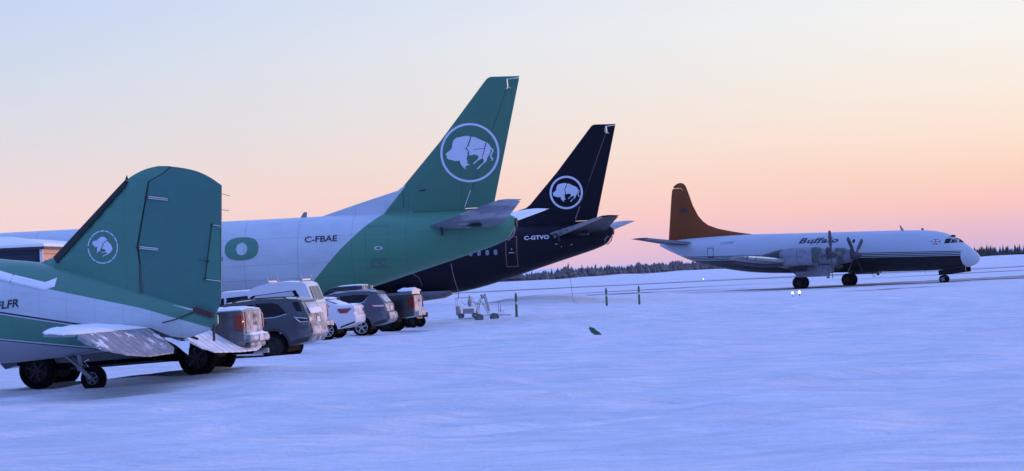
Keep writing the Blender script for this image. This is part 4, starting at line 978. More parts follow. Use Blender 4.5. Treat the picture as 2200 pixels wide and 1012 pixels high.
mb = MB(); mb.box((-1.18, 0, .74), (.20, 1.84, .17)); mb.box((-1.14, 0, .60), (.14, 1.5, .14)); o = mb.build('rear_bumper', FA, c.t); b_ = o.modifiers.new('b', 'BEVEL'); b_.width = .055; b_.segments = 3
MB().box((-1.29, 0, .74), (.02, .32, .14)).build('number_plate', M['plate'], c.t)
MB().lathe([(.05, 0), (.055, -.35), (.03, -.35)], (-.95, -.55, .42), 'X', 12).build('exhaust_pipe', M['steel'], c.t)
c.side('bed_gap', [(.80, .60), (.82, .60), (.82, 1.37), (.80, 1.37)], M['black'])
c.side('side_window', [(.98, 1.38), (1.82, 1.36), (1.80, 1.80), (1.06, 1.82)], M['glass']); c.side('side_window', [(1.90, 1.36), (2.75, 1.34), (2.42, 1.76), (1.88, 1.80)], M['glass'])
c.side('arch_trim', [[(p[0] * 1.0, p[1]), (q[0], q[1]), (q[0] * 1.13, .42 + (q[1] - .42) * 1.13), (p[0] * 1.13, .42 + (p[1] - .42) * 1.13)] for p, q in zip(arc(0, .50, .42, .56), arc(0, .50, .42, .56)[1:])], M['dark'])
for sd in (1, -1):
    mb = MB(); mb.bar((.75, sd * 1.0, .40), (2.95, sd * 1.0, .40), .14, .05)
    for xx in (1.0, 1.9, 2.7): mb.bar((xx, sd * .98, .42), (xx, sd * .80, .56), .04, .04)
    mb.build('running_board', M['dark'], c.t, 30)
MB().box((1.85, 0, .46), (3.4, .9, .2)).build('chassis_rail', M['dark'], c.t)
c.wheels(M['darkrim'], 6, .29, 'truck', .58)
blanket('snow_cover', lambda u, v: ((-1.08 + u * 1.8, (v - .5) * 1.86, 1.39), (0, 0, 1)), 30, 16, .10, c.t, .04, 12)
blanket('bumper_snow', lambda u, v: ((-1.26 + v * .16, (u - .5) * 1.7, .825), (0, 0, 1)), 30, 5, .05, c.t, .1, 13)

# b: dark grey sport utility vehicle
ob = ([(-1.05, .50), (-.66, .40)] + arc(0, .48, .40, .40) + [(.6, .30), (2.3, .30)] + arc(2.95, .48, .40, .40) + [(3.5, .30), (3.86, .36), (3.96, .6), (3.9, .92), (3.45, 1.10), (2.55, 1.22), (1.75, 1.66), (1.45, 1.765), (.5, 1.83), (-.3, 1.82), (-.78, 1.775), (-.93, 1.725), (-.90, 1.68), (-1.06, 1.36), (-1.10, 1.28), (-1.12, 1.0), (-1.19, .95), (-1.21, .70)])
c = Car('sport_utility_vehicle', 'dark grey sport utility vehicle with snowy rear window parked next to the white topper pickup', 'suv', (-7.24, 76.71), R(169), -.045, 1.68, .98, 1.18, .26, ob, 2.95, .40, GRP, R(1.2))
PB = carpaint('dark_grey_suv_paint', (.045, .050, .064, 1), .2)
c.body(PB, bev=.055); c.under()
c.side('side_window', [(-.46, 1.37), (-.10, 1.29), (.50, 1.27), (.52, 1.71), (.02, 1.71), (-.18, 1.66)], M['glass']); c.side('side_window', [(.57, 1.27), (1.42, 1.24), (1.40, 1.62), (.58, 1.70)], M['glass']); c.side('side_window', [(1.48, 1.24), (2.22, 1.22), (1.62, 1.58), (1.46, 1.61)], M['glass'])
c.side('quarter_window', [(-.94, 1.40), (-.76, 1.42), (-.62, 1.70), (-.82, 1.70)], M['glass'])
c.side('window_trim', [(-.46, 1.345), (-.10, 1.265), (1.42, 1.215), (1.42, 1.235), (-.10, 1.285), (-.46, 1.365)], M['alloy'])
c.side('lamp_housing', [(-1.10, 1.22), (-.64, 1.28), (-.70, 1.18), (-.82, 1.06), (-1.10, 1.06)], M['darkrim'], .010)
c.side('tail_lamp', [(-1.09, 1.20), (-.67, 1.262), (-.69, 1.238), (-1.09, 1.165)], M['clear'], .018)
c.side('tail_lamp', [(-.78, 1.21), (-.71, 1.225), (-.84, 1.085), (-.90, 1.09)], M['clear'], .018)
c.side('tail_lamp', [(-1.09, 1.11), (-.86, 1.10), (-.86, 1.075), (-1.09, 1.075)], M['clear'], .018)
c.back('rear_window', [(-.64, 1.38), (.64, 1.38), (.54, 1.66), (-.54, 1.66)], M['frostglass'])
c.back('tailgate', [(-.80, .97), (.80, .97), (.78, 1.33), (-.78, 1.33)], FB)
c.back('number_plate', [(-.17, 1.06), (.17, 1.06), (.17, 1.22), (-.17, 1.22)], M['plate'], .03)
c.back('rear_lamp', [(-.86, 1.08), (-.60, 1.12), (-.60, 1.22), (-.86, 1.23)], M['clear'], .02); c.back('rear_lamp', [(.86, 1.08), (.60, 1.12), (.60, 1.22), (.86, 1.23)], M['clear'], .02)
c.back('bumper_skin', [(-.84, .52), (.84, .52), (.85, .94), (-.85, .94)], FB)
c.side('lower_cladding', [(-1.06, .51), (-.55, .42), (-.57, .55), (-1.10, .64)], M['dark']); c.side('sill_cladding', [(.50, .31), (2.42, .31), (2.42, .46), (.55, .46)], M['dark'])
for xx in (0, 2.95):
    A = arc(0, .48, .40, .40); c.side('arch_trim', [[(xx + p[0], p[1]), (xx + q[0], q[1]), (xx + q[0] * 1.16, .40 + (q[1] - .40) * 1.16), (xx + p[0] * 1.16, .40 + (p[1] - .40) * 1.16)] for p, q in zip(A, A[1:])], M['dark'])
for sd in (1, -1): MB().tube([(-.45, sd * .66, 1.80), (-.3, sd * .66, 1.865), (1.0, sd * .66, 1.865), (1.3, sd * .66, 1.80)], .02, 8).build('roof_rail', M['dark'], c.t, 40)
MB().add([(-.35, -.03, 1.82), (-.35, .03, 1.82), (-.62, .03, 1.80), (-.62, -.03, 1.80), (-.58, 0, 1.93)], [(0, 1, 4), (1, 2, 4), (2, 3, 4), (3, 0, 4)]).build('fin_antenna', M['black'], c.t)
c.side('door_seam', [(.545, .48), (.557, .48), (.562, 1.26), (.55, 1.26)], M['black'], .006)
for sd in (1, -1): MB().bar((.16, sd * (c.W(.2, 1.12) + .03), 1.12), (.42, sd * (c.W(.3, 1.12) + .03), 1.12), .03, .035).build('door_handle', M['darkrim'], c.t)
c.wheels(M['darkrim'], 10, .26, 'car', .70)
blanket('roof_snow', lambda u, v: ((-.88 + v * .45, (u - .5) * 1.2, 1.75 + .06 * v), (0, 0, 1)), 24, 8, .045, c.t, .2, 21)
blanket('window_snow', lambda u, v: ((c.rx(1.30 + v * .24) - .06, (u - .5) * 1.3, 1.30 + v * .24), (-.8, 0, .5)), 26, 8, .05, c.t, .25, 22)

# c: white pickup with a fibreglass topper
c = Car('pickup_truck', 'white pickup truck with a tall white topper and roof rack brackets', 'pickup truck', (-7.85, 86.2), R(170), .10, 1.74, 1.00, 1.30, .18, truck_outline(1.38, -1.15, .85, 1.97), 3.75, .41, GRP, R(2.0))
PW = carpaint('white_truck_paint', (.62, .64, .68, 1), .12)
c.body(PW); c.under(.38, .85)
topper = [(-1.14, 1.40), (-.92, 2.04), (-.80, 2.11), (-.2, 2.17), (.5, 2.14), (.85, 2.06), (1.2, 1.90), (1.25, 1.40)]
c.tum = .16
tp = c.body(PW, 'topper', .03, topper, bev=.05)
fr_ = [(-.72, 1.58), (1.05, 1.56), (1.02, 1.72), (.92, 1.78), (-.58, 1.86)]
ins = lambda P, k: [(p[0] * (1 - k) + k * .17, p[1] * (1 - k) + k * 1.71) for p in P]
c.side('topper_window_frame', [[a, b, d, e] for a, b, d, e in zip(fr_, fr_[1:] + fr_[:1], ins(fr_, .16)[1:] + ins(fr_, .16)[:1], ins(fr_, .16))], M['black'], .014)
c.side('topper_window', ins(fr_, .16), simple('snowy_topper_glass', (.48, .51, .56, 1), .35), .010)
sl_ = lambda z: -1.14 + (z - 1.40) * .344
o = MB().add([(sl_(1.50) - .05, -.66, 1.50), (sl_(1.50) - .05, .66, 1.50), (sl_(1.96) - .05, .58, 1.96), (sl_(1.96) - .05, -.58, 1.96)], [(0, 1, 2, 3)]).build('topper_rear_window', simple('lit_rear_glass', (.30, .29, .24, 1), .25), c.t)  # yellowish light on the glass is put into its colour
mb = MB()
for k in range(-2, 3): mb.bar((sl_(1.50) - .07, k * .21, 1.50), (sl_(1.96) - .07, k * .18, 1.96), .02, .02)
mb.build('window_grille', M['steel'], o)
c.back('tailgate', [(-.78, .74), (.78, .74), (.80, 1.36), (-.80, 1.36)], simple('white_frost', (.62, .62, .64, 1), .6, var=.5))
for sd in (1, -1):
    o = MB().box((-1.10, sd * .90, 1.10), (.16, .14, .45)).build('tail_lamp', M['lens'], c.t)
MB().box((-1.25, 0, .66), (.20, 1.86, .17)).build('rear_bumper', M['frost'], c.t); MB().box((-1.42, 0, .56), (.18, .10, .08)).build('tow_hitch', M['dark'], c.t)
c.side('side_window', [(1.02, 1.40), (1.85, 1.38), (1.84, 1.78), (1.10, 1.80)], M['glass']); c.side('side_window', [(1.93, 1.38), (2.75, 1.36), (2.42, 1.74), (1.92, 1.78)], M['glass'])
c.side('bed_gap', [(.84, .60), (.86, .60), (.86, 1.42), (.84, 1.42)], M['dark'])
tail_rack(c, -.72, .66, 2.20); tail_rack(c, .46, .66, 2.22)
c.wheels(M['alloy'], 6, .28, 'truck', .58)
blanket('roof_snow', lambda u, v: ((1.2 + u * .85, (v - .5) * 1.5, 1.975), (0, 0, 1)), 20, 14, .03, c.t, .06, 31)

# d: white saloon car
od = ([(-1.04, .52), (-.60, .36)] + arc(0, .39, .34, .34) + [(.5, .26), (2.2, .26)] + arc(2.75, .39, .34, .34) + [(3.3, .26), (3.62, .32), (3.68, .55), (3.55, .80), (2.9, .96), (2.2, 1.06), (1.35, 1.46), (.9, 1.52), (.25, 1.50), (-.30, 1.26), (-.50, 1.20), (-.98, 1.19), (-1.05, 1.14), (-1.04, .86), (-1.09, .80), (-1.08, .60)])
c = Car('saloon_car', 'white saloon car with red tail lamp squeezed between the topper pickup and the blue-grey crossover', 'car', (-7.0, 95.6), R(170), .06, 1.58, .92, 1.0, .36, od, 2.75, .33, GRP, R(2.0))
PWC = carpaint('white_car_paint', (.66, .68, .72, 1), .12)
c.body(PWC); c.under(.2, .6)
c.side('side_window', [(-.15, 1.20), (.65, 1.10), (.68, 1.42), (.25, 1.42)], M['glass']); c.side('side_window', [(.72, 1.10), (1.85, 1.08), (1.32, 1.40), (.74, 1.42)], M['glass'])
c.side('tail_lamp', [(-.98, 1.09), (-.42, 1.10), (-.52, .93), (-.80, .92)], M['lens'], .012)
c.back('rear_lamp', [(-.82, .93), (-.45, .96), (-.45, 1.07), (-.82, 1.09)], M['lens'], .012); c.back('rear_lamp', [(.82, .93), (.45, .96), (.45, 1.07), (.82, 1.09)], M['clear'], .012)
c.back('number_plate', [(-.22, .88), (.22, .88), (.22, 1.0), (-.22, 1.0)], M['plate'])
c.side('lower_valance', [(-1.05, .53), (-.5, .37), (-.5, .43), (-1.06, .60)], M['dark'])
c.wheels(M['alloy'], 8, .21, 'car', .68)
blanket('boot_snow', lambda u, v: ((-1.0 + u * .70, (v - .5) * 1.5, 1.19 + .16 * max(0, u - .55)), (0, 0, 1)), 22, 16, .06, c.t, .04, 41)
blanket('roof_snow', lambda u, v: ((-.1 + u * 1.4, (v - .5) * 1.15, 1.50), (0, 0, 1)), 22, 16, .07, c.t, .04, 42)
blanket('window_snow', lambda u, v: ((-.60 + v * .62, (u - .5) * 1.1, 1.21 + .25 * v), (-.4, 0, .9)), 20, 8, .05, c.t, .04, 43)

# e: blue-grey compact crossover
oe = ([(-1.0, .44), (-.56, .34)] + arc(0, .42, .35, .35) + [(.55, .26), (2.1, .26)] + arc(2.69, .42, .35, .35) + [(3.2, .29), (3.52, .36), (3.60, .6), (3.50, .92), (3.05, 1.06), (2.25, 1.16), (1.50, 1.60), (1.2, 1.69), (.4, 1.735), (-.25, 1.72), (-.68, 1.65), (-.74, 1.61), (-.70, 1.57), (-.95, 1.20), (-.99, 1.14), (-1.0, .88), (-1.10, .82), (-1.12, .58)])
c = Car('crossover_car', 'blue-grey compact crossover with bright five-spoke alloy wheel in front of the black pickup', 'suv', (-5.95, 99.1), R(171), .045, 1.56, .90, 1.02, .26, oe, 2.69, .345, GRP, R(2.0))
PE = carpaint('blue_grey_paint', (.060, .070, .100, 1), .2)
c.body(PE, bev=.055); c.under()
c.side('side_window', [(-.36, 1.54), (-.14, 1.30), (.47, 1.22), (.75, 1.19), (.78, 1.58), (.30, 1.60), (-.2, 1.58)], M['glass']); c.side('side_window', [(.83, 1.19), (1.85, 1.15), (1.42, 1.52), (.85, 1.58)], M['glass'])
c.side('window_trim', [(-.36, 1.52), (-.15, 1.275), (.47, 1.195), (.78, 1.165), (.78, 1.185), (.47, 1.215), (-.13, 1.295)], M['alloy'])
c.side('lamp_housing', [(-.97, 1.15), (-.30, 1.20), (-.56, 1.06), (-.95, 1.03)], M['lens'], .010)
c.side('tail_lamp', [(-.97, 1.13), (-.46, 1.155), (-.60, 1.08), (-.95, 1.065)], M['clear'], .018)
c.back('rear_window', [(-.58, 1.24), (.58, 1.24), (.50, 1.54), (-.50, 1.54)], M['frostglass'])
c.back('tailgate', [(-.70, .86), (.70, .86), (.70, 1.18), (-.70, 1.18)], FE); c.back('number_plate', [(-.22, .94), (.22, .94), (.22, 1.08), (-.22, 1.08)], M['plate'], .03)
c.back('bumper_skin', [(-.78, .47), (.78, .47), (.78, .81), (-.78, .81)], FE)
c.back('rear_lamp', [(-.80, 1.02), (-.62, 1.05), (-.62, 1.15), (-.80, 1.17)], M['lens'], .02); c.back('rear_lamp', [(.80, 1.02), (.62, 1.05), (.62, 1.15), (.80, 1.17)], M['clear'], .02)
c.side('lower_cladding', [(-.98, .45), (-.46, .36), (-.48, .48), (-1.02, .58)], M['dark']); c.side('sill_cladding', [(.44, .27), (2.26, .27), (2.26, .40), (.48, .40)], M['dark'])
for sd in (1, -1): MB().tube([(-.4, sd * .62, 1.69), (-.3, sd * .62, 1.77), (.95, sd * .62, 1.76), (1.2, sd * .62, 1.69)], .018, 8).build('roof_rail', M['alloy'], c.t, 40)
c.wheels(M['alloy'], 5, .23, 'car', .70)
blanket('roof_snow', lambda u, v: ((-.62 + u * 1.7, (v - .5) * 1.1, 1.68 + .05 * min(1, u * 3)), (0, 0, 1)), 26, 14, .03, c.t, .05, 51)

# g: black pickup
c = Car('pickup_truck', 'black pickup truck with sunlit tailgate at the far end of the row', 'pickup truck', (-5.2, 103.6), R(171), .03, 1.74, 1.01, 1.32, .20, truck_outline(1.44, -1.15, .85, 1.98), 3.75, .42, GRP, R(1.6))
PK = carpaint('black_truck_paint', (.006, .007, .011, 1), .05)
c.body(PK); c.under(.38, .85)
s = Mat('sunlit_tailgate_frost', .55); s.color(s.mix(s.noise(4, 6, .7, None, .4, .65), (.16, .165, .18, 1), (.58, .60, .64, 1))); M['tailgate'] = s.m
c.back('tailgate', [(-.76, .76), (.76, .76), (.78, 1.40), (-.78, 1.40)], M['tailgate'])
c.back('tailgate_recess', [(-.30, 1.14), (.30, 1.14), (.26, 1.26), (-.26, 1.26)], M['dark'], .02)
for sd in (1, -1): MB().box((-1.09, sd * .91, 1.14), (.20, .15, .44)).build('tail_lamp', M['lens'], c.t)
MB().box((-1.26, 0, .68), (.20, 1.86, .17)).build('rear_bumper', M['frost'], c.t); MB().box((-1.36, 0, .70), (.02, .3, .14)).build('number_plate', M['plate'], c.t)
mb = MB(); mb.box((-1.42, 0, .55), (.22, .10, .10)); mb.lathe([(.005, .13), (.045, .1), (.045, .04), (.03, 0)], (-1.50, 0, .58), 'Z', 10); mb.build('tow_ball', M['dark'], c.t)
c.side('side_window', [(1.02, 1.42), (1.85, 1.40), (1.84, 1.82), (1.10, 1.84)], M['glass']); c.side('side_window', [(1.93, 1.40), (2.75, 1.38), (2.42, 1.78), (1.92, 1.82)], M['glass'])
MB().add([(.865, -.66, 1.52), (.865, .66, 1.52), (.955, .56, 1.90), (.955, -.56, 1.90)], [(0, 1, 2, 3)]).build('cab_rear_window', M['frostglass'], c.t)
MB().box((.93, 0, 1.955), (.06, .30, .05)).build('brake_lamp', M['clear'], c.t)
CGM = simple('sunlit_cab_cream', (.60, .55, .42, 1), .4)  # low sun on the cab's rear corners, painted as cream blocks
for k in (-1, 1): MB().box((.90, k * .74, 1.75), (.10, .16, .42)).build('sunlit_cab_corner', CGM, c.t)
A = arc(0, .50, .42, .56); c.side('arch_trim', [[p, q, (q[0] * 1.16, .42 + (q[1] - .42) * 1.16), (p[0] * 1.16, .42 + (p[1] - .42) * 1.16)] for p, q in zip(A, A[1:])], simple('grey_arch_trim', (.06, .065, .08, 1), .5))
c.wheels(M['darkrim'], 6, .30, 'truck', .56)
MB().box((-.2, 0, 1.452), (1.75, 1.75, .03)).build('bed_cover', M['black'], c.t)
blanket('roof_snow', lambda u, v: ((1.0 + u * 1.0, (v - .5) * 1.5, 1.985), (0, 0, 1)), 20, 14, .05, c.t, .05, 61)

# ------------------------------------------------------------------ small airfield things
gz = lambda x, y: float(ground_z(np.array(x), np.array(y)))
# ribbed heater box behind the black pickup
bx, by = -4.62, 112.5
t = thing('ground_heater', 'ribbed grey box with snow on its roof behind the black pickup', 'heater', (bx, by, gz(bx, by)), R(160))
MB().box((0, 0, 1.05), (.62, .9, 1.1)).build('cabinet', M['strut'], t)
for k in range(6): MB().box((0, .51, .70 + .14 * k), (.54, .05, .07), Matrix.Rotation(R(25), 3, 'X')).build('louvre', M['stabgrey'], t)
for sx in (-.28, .28):
    for sd in (-.42, .42): wheel('wheel', .25, .14, t, (sx, sd, .25), M['darkrim'], 6, .5, 1 if sd > 0 else -1)
MB().box((0, 0, .42), (.9, .8, .08)).build('chassis', M['dark'], t)
blanket('snow_cover', lambda u, v: ((-.36 + u * .72, (v - .5) * 1.0, 1.61), (0, 0, 1)), 20, 16, .13, t, .02, 71)

# two wire-framed service carts
def cart(loc, rz, label, tall):
    t = thing('service_cart', label, 'cart', (loc[0], loc[1], gz(*loc)), rz, 'wire-framed service carts'); t.scale = (.84, .84, .84)
    mb = MB()
    L, Wd, H_ = .62, .36, 1.15
    if tall:
        for sd in (-1, 1):
            mb.tube([(-L, sd * Wd, .32), (L, sd * Wd, .32), (L + .12, sd * Wd, .5), (L + .12, sd * Wd, 1.0), (L - .3, sd * Wd, 1.02)], .022, 6)
            mb.tube([(-L, sd * Wd, .32), (-.35, sd * Wd, 1.15), (-.12, sd * Wd, 1.45)], .022, 6)
            mb.tube([(.15, sd * Wd, .32), (-.25, sd * Wd, 1.1)], .018, 6)
        for xx, zz in ((-L, .32), (L, .32), (L + .12, 1.0), (-.12, 1.45), (0, .32)): mb.tube([(xx, -Wd, zz), (xx, Wd, zz)], .018, 6)
        mb.build('frame', M['cart'], t, 40)
        MB().box((.02, 0, 1.02), (.10, .50, .95), Matrix.Rotation(R(-14), 3, 'Y')).build('tilted_panel', simple('pale_panel', (.52, .52, .50, 1), .5), t)
        MB().tube([(-.28, .1, 1.48), (-.2, .1, 1.30), (.0, .1, 1.28), (-.05, .05, 1.52)], .035, 8).build('hand_crank', M['dark'], t)
        MB().tube([(-.4, .2, 1.0), (-.62, .22, .9), (-.5, .2, .7), (-.55, .22, .45), (-.3, .2, .34)], .02, 6).build('hose', M['cart'], t)
        MB().tube([(L + .1, .2, .55), (L + .35, .2, .5), (L + .3, .2, .25), (L + .05, .2, .2)], .016, 6).build('hose', M['cart'], t)
        MB().bar((L, 0, .30), (L + .75, 0, .26), .05, .05).build('tow_bar', M['cart'], t)
        for xx in (-.45, .42):
            for sd in (-1, 1): wheel('wheel', .21, .11, t, (xx, sd * (Wd + .02), .20), M['cart'], 6, .5, sd).data.materials[0] = M['cartwheel']
    else:
        for sd in (-1, 1): mb.tube([(-L, sd * Wd, .25), (-L, sd * Wd, 1.15), (L - .35, sd * Wd, 1.15), (L - .35, sd * Wd, .9), (L, sd * Wd, .75), (L, sd * Wd, .25), (-L, sd * Wd, .25)], .02, 6)
        for xx, zz in ((-L, .25), (-L, 1.15), (L - .35, 1.15), (L, .25), (-L, .7)): mb.tube([(xx, -Wd, zz), (xx, Wd, zz)], .018, 6)
        mb.build('frame', M['cart'], t, 40)
        MB().box((.05, 0, .40), (.62, .45, .24)).build('engine_block', M['cart'], t)
        MB().lathe([(.005, .0), (.11, .02), (.12, .35), (.06, .42), (.05, .62), (.005, .66)], (.12, 0, .62), 'Z', 14).build('pressure_bottle', M['cart'], t)
        MB().tube([(-.4, .2, .95), (-.2, .25, .75), (.1, .2, .85), (.3, .2, .6)], .016, 6).build('hose', M['cart'], t)
        MB().box((-L + .08, 0, .42), (.22, .6, .5)).build('fuel_tank', M['cart'], t)
        MB().tube([(.1, .3, .25), (.3, .4, .05), (.6, .42, .02)], .014, 6).build('cable', M['dark'], t)
        for xx in (-.4, .4):
            for sd in (-1, 1): wheel('wheel', .14, .09, t, (xx, sd * (Wd + .02), .13), M['cart'], 6, .5, sd).data.materials[0] = M['cartwheel']
    return t
cart((-1.35, 120.3), R(8), 'wheeled wire-frame service cart with tilted pale panel near the green post', True)
cart((-2.25, 121.6), R(-6), 'low wire-frame service cart with engine block and bottle nearest the black pickup', False)

# green marker posts on flat feet
def post(loc, h, label, lean=0.0):
    t = thing('marker_post', label, 'post', (loc[0], loc[1], gz(*loc)), R(20), 'green marker posts', lean, 0)
    mb = MB(); mb.tube([(0, 0, 0), (0, 0, h - .12), (0, 0, h - .05), (0, 0, h)], [.06, .058, .035, .022], 10); mb.build('stake', M['postgreen'], t, 30)
    MB().lathe([(.064, h * .55), (.066, h * .57), (.066, h * .64), (.064, h * .66)], (0, 0, 0), 'Z', 12).build('band', simple('pale_band', (.45, .5, .48, 1), .5), t, 30)
    mb = MB(); mb.box((0, 0, .03), (.60, .07, .04)); mb.box((0, 0, .027), (.07, .60, .04)); mb.build('foot', M['dark'], t)
    return t
post((.05, 120.1), 1.22, 'green marker post nearest the wire carts', R(1))
post((4.97, 138.9), 1.08, 'left one of the two green marker posts in the open snow', R(-1))
post((6.80, 140.2), 1.10, 'right one of the two green marker posts in the open snow', R(.5))

# weathered board leaning out of the snow
t = thing('leaning_board', 'short dark green board leaning out of the foreground snow', 'board', (2.78, 84.8, gz(2.78, 84.8)), 0)
mb = MB(); rings = []
for k in range(9):
    u = k / 8; w_ = .085 * (1 + .12 * math.sin(k * 2.3)) * (1 if k < 7 else .8 - .35 * (k - 7))
    rings.append([(-.46 * u + .10 - w_ * .6, -.03, .40 * u - .12 - w_ * .8), (-.46 * u + .10 + w_ * .6, -.03, .40 * u - .12 + w_ * .8), (-.46 * u + .10 + w_ * .6, .03, .40 * u - .12 + w_ * .8), (-.46 * u + .10 - w_ * .6, .03, .40 * u - .12 - w_ * .8)])
mb.loft(rings).build('plank', simple('dark_green_board', (.04, .12, .07, 1), .7, var=.5, scale=14), t, 30)
mb = MB(); mb.box((.20, -.02, -.005), (.22, .08, .05)); mb.box((.02, -.05, -.01), (.3, .03, .03)); mb.build('broken_foot', M['dark'], t)

# lamps along the taxiway
lamp = Mat('lit_lamp', .3); lamp.b.inputs['Emission Color'].default_value = (1, .86, .66, 1); lamp.b.inputs['Emission Strength'].default_value = 4; lamp.color((.8, .75, .6, 1))
def light(x, y, h, r, label):
    t = thing('taxiway_light', label, 'light', (x, y, gz(x, y)), 0, 'lit taxiway lights')
    MB().tube([(0, 0, -.1), (0, 0, h)], [r * .35, r * .3], 8).build('stem', M['dark'], t)
    MB().lathe([(r * .7, h), (r, h + r * .5), (r, h + r * 1.1), (r * .6, h + r * 1.7), (.005, h + r * 1.9)], (0, 0, 0), 'Z', 14).build('lamp_globe', lamp.m, t)
    return t
light(16.20, 149.4, .20, .07, 'left one of the pair of lit taxiway lights before the turboprop')
light(16.66, 149.9, .22, .08, 'right one of the pair of lit taxiway lights before the turboprop')
light(26.2, 354.5, .3, .06, 'lone distant taxiway light below the turboprop tail')
light(50.0, 493.5, .4, .07, 'tiny far light under the turboprop wing')

# drain hose hanging from the dark jet
t = thing('hanging_hose', 'thin slack line hanging from the dark jet tail down to the snow', 'hose', (3.35, 158.0, 0), 0)
pts = [(.0, -1.4, 2.62), (.02, -1.6, 2.2), (.10, -2.4, 1.3), (.14, -3.6, .5), (.18, -4.6, .18), (.40, -5.0, .14)]
MB().tube(pts, .010, 6).build('line', M['dark'], t)
MB().tube([(.0, -1.45, 2.50), (.02, -1.62, 2.22)], .04, 6).build('sleeve', M['redline'], t)

# snow-roofed shed at the left edge
t = thing('shed', 'low navy shed with thick roof snow and one wall glowing orange in the sun', 'shed', (-15.66, 85, gz(-15.66, 85)), R(-2))
s = Mat('navy_siding', .6); s.color(dirty(s, (.014, .020, .055, 1), .3, (.01, .01, .03, 1), 1.5)); nav = s.m
s = Mat('sun_orange_timber', .6); s.color(dirty(s, (.74, .38, .20, 1), .25, (.34, .16, .08, 1), 2.0)); tim = s.m  # the low sun's orange is put into this wall's colour
zw = 3.64
MB().box((-5.5, 3.5, zw / 2), (11, 7, zw)).build('wall', nav, t)
for k in range(16):
    z0 = .1 + k * .225
    MB().box((.014, 3.5, z0 + .11), (.03, 6.9, .205), Matrix.Rotation(R(3), 3, 'Y')).build('siding_board', tim, t)
    MB().box((-5.5, -.012, z0 + .11), (10.9, .024, .205), Matrix.Rotation(R(3), 3, 'X')).build('siding_board', nav, t)
MB().box((.03, -.03, zw / 2), (.10, .10, zw)).build('corner_trim', M['pale'], t)
MB().box((-5.5, 3.5, zw + .03), (11.3, 7.3, .10)).build('roof_edge', M['dark'], t)
def roof_fn(u, v):
    return (-11.2 + u * 11.35, -.2 + v * 7.4, zw + .08), (0, 0, 1)
blanket('roof_snow', roof_fn, 60, 40, .42, t, .008, 81)

# ------------------------------------------------------------------ distant woods
def spruce_mesh(seed, h=1.0, w=.24, layers=7, k=8):
    r_ = random.Random(seed); vs = []; fs = []
    z = .10
    for L in range(layers):
        u = L / layers; z0 = .08 + u * .84; z1 = min(1.0, z0 + .84 / layers * 1.8); rad = w * (1 - u) ** .85 + .018
        b = len(vs)
        for i in range(k):
            a = 2 * math.pi * (i + r_.random() * .6) / k; q = rad * (.55 + .6 * r_.random())
            vs.append((q * math.cos(a), q * math.sin(a), z0 + (-.03 + .03 * r_.random())))
        vs.append((.02 * (r_.random() - .5), .02 * (r_.random() - .5), z1))
        for i in range(k): fs.append((b + i, b + (i + 1) % k, b + k))
    b = len(vs)
    for i in range(4): vs.append((.012 * math.cos(i * 1.57), .012 * math.sin(i * 1.57), 0)); vs.append((.006 * math.cos(i * 1.57), .006 * math.sin(i * 1.57), 1.04))
    for i in range(4): fs.append((b + 2 * i, b + 2 * ((i + 1) % 4), b + 2 * i + 1)); fs.append((b + 2 * ((i + 1) % 4), b + 2 * ((i + 1) % 4) + 1, b + 2 * i + 1))
    return np.array(vs, float), np.array(fs, int)
TV = [spruce_mesh(i, 1, .14 + .03 * (i % 4), 6 + i % 3, 7) for i in range(6)]
SV = [spruce_mesh(40 + i, 1, .55, 3, 8) for i in range(3)]
s = Mat('spruce_needles', .8); s.color(s.mix(s.noise(.15, 4, .6, None, .35, .7), (.016, .022, .018, 1), (.035, .040, .034, 1))); M['spruce'] = s.m; M['spruce_hazed'] = simple('hazed_spruce_needles', (.05, .05, .055, 1), .85, var=.3, scale=.2)  # sparse spruces paled: distance haze painted into their colour
s = Mat('hazed_scrub', .85); s.color(s.mix(s.noise(.1, 4, .6, None, .35, .7), (.085, .08, .085, 1), (.14, .13, .135, 1))); M['scrub'] = s.m  # scrub colour lightened to carry the distance haze
LINE = np.array([(-260, 470), (-100, 500), (-40, 540), (5.8, 577), (30, 655), (52.9, 734), (95, 800), (153, 836), (200, 845), (330, 900), (520, 1000)], float)
def on_line(px):
    return np.interp(px, LINE[:, 0], LINE[:, 1])
def wood(name, label, x0, x1, n, hmin, hmax, depth, mat, shapes, seed, wf=1.0):
    r_ = np.random.default_rng(seed); Vs = []; Fs = []; b = 0
    xs = np.sort(r_.uniform(x0, x1, n))
    for x in xs:
        y = on_line(x) + r_.uniform(0, depth); v, f = shapes[r_.integers(len(shapes))]; h = (hmin + (hmax - hmin) * r_.beta(1.6, 2.6)) * (.92 + .75 * float(vnoise(np.array(x / 3.1), np.array(.5), 60 + seed)) + .35 * float(vnoise(np.array(x / .9), np.array(.5), 61 + seed)))
        a = r_.uniform(0, 6.28); c_, s_ = math.cos(a), math.sin(a); ww = h * wf * r_.uniform(.8, 1.3)
        P = np.stack([x + (v[:, 0] * c_ - v[:, 1] * s_) * ww, y + (v[:, 0] * s_ + v[:, 1] * c_) * ww, gz(x, y) - .15 + v[:, 2] * h], -1)
        Vs.append(P); Fs.append(f + b); b += len(P)
    me = np_mesh(name, np.concatenate(Vs), np.concatenate(Fs), mat)
    return tag(link_obj(name, me), label, kind='stuff')
wood('scrub_belt', 'low leafless scrub along the far edge of the airfield', -120, 100, 3200, 1.4, 2.9, 26, M['scrub'], SV, 1)
wood('spruce_wood', 'far dark spruce wood behind the turboprop nose', 88, 420, 2600, 1.9, 4.0, 40, M['spruce'], TV, 2, 1.5)
wood('sparse_spruce_wood', 'thin far spruce wood beyond the runway', -120, 95, 300, 1.5, 3.0, 40, M['spruce_hazed'], TV, 3)
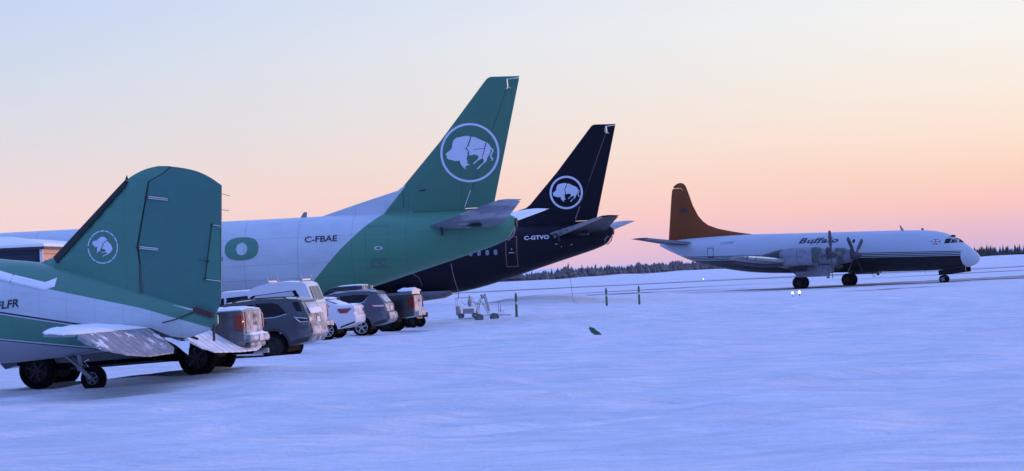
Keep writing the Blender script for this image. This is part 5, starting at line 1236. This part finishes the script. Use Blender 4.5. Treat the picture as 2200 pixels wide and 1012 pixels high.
# the taller trees that stand out of the wood line
sp_data = []
for i, (v, f) in enumerate(TV):
    sp_data.append((np_mesh('crown', v, f, M['spruce_hazed']), np_mesh('crown', v, f, M['spruce'])))
tm = bpy.data.meshes.new('trunk'); tm.from_pydata([(.02, 0, -.1), (-.01, .017, -.1), (-.01, -.017, -.1), (.004, 0, .9), (-.003, .003, .9), (-.003, -.003, .9)], [], [(0, 1, 4, 3), (1, 2, 5, 4), (2, 0, 3, 5)]); tm.materials.append(M['brown'])
r_ = random.Random(5)
for x0, x1, n, ha, hb, lb, gp in ((8, 54, 34, 2.1, 3.2, 'thin spruce standing above the scrub between the dark jet and the turboprop', 'tall spruces over the scrub'), (152, 172, 22, 3.4, 4.4, 'spruce tip rising from the dark wood right of the turboprop nose', 'tall spruces at the right wood')):
    for i in range(n):
        x = x0 + (x1 - x0) * (i + r_.random()) / n; y = float(on_line(x)) + r_.uniform(1, 9); h = ha + (hb - ha) * r_.random() ** 1.8
        t = thing('spruce_tree', lb, 'tree', (x, y, gz(x, y) - .1), r_.random() * 6.28, gp); t.scale = (h, h, h)
        o = link_obj('crown', sp_data[r_.randrange(6)][0 if x0 < 100 else 1], t); o = link_obj('trunk', tm, t)

# ------------------------------------------------------------------ cold haze over the field
hzm = bpy.data.materials.new('haze_air'); hzm.use_nodes = True; hn = hzm.node_tree; hn.nodes.clear()
pv = hn.nodes.new('ShaderNodeVolumePrincipled'); pv.inputs['Color'].default_value = (.80, .84, .95, 1); pv.inputs['Density'].default_value = .00003; pv.inputs['Anisotropy'].default_value = .2
ho = hn.nodes.new('ShaderNodeOutputMaterial'); hn.links.new(pv.outputs[0], ho.inputs['Volume'])
o = MB().box((0, 3400, 6), (13500, 7600, 16.5)).build('haze', hzm, None, 0); tag(o, 'thin cold haze over the airfield', kind='stuff')

# crumbs of snow kicked up along an old footpath, lower right
mb = MB(); r_ = random.Random(3)
for k in range(46):
    u = k / 45; x = 4.1 + 1.1 * u + .25 * math.sin(u * 9) + r_.gauss(0, .10); y = 36.5 - 9.5 * u + r_.gauss(0, .22); q = r_.uniform(.008, .026)
    z = gz(x, y); P = [(x + q * a * r_.uniform(.6, 1.3), y + q * b * r_.uniform(.6, 1.3), z + q * c_ * r_.uniform(.5, 1.2)) for a, b, c_ in ((1, 0, 0), (0, 1, 0), (-1, 0, 0), (0, -1, 0), (.1, .1, 1))]
    mb.add(P, [(0, 1, 4), (1, 2, 4), (2, 3, 4), (3, 0, 4)])
o = mb.build('snow_crumbs', M['snow'], None, 60); tag(o, 'loose crumbs of snow along an old footpath', kind='stuff')
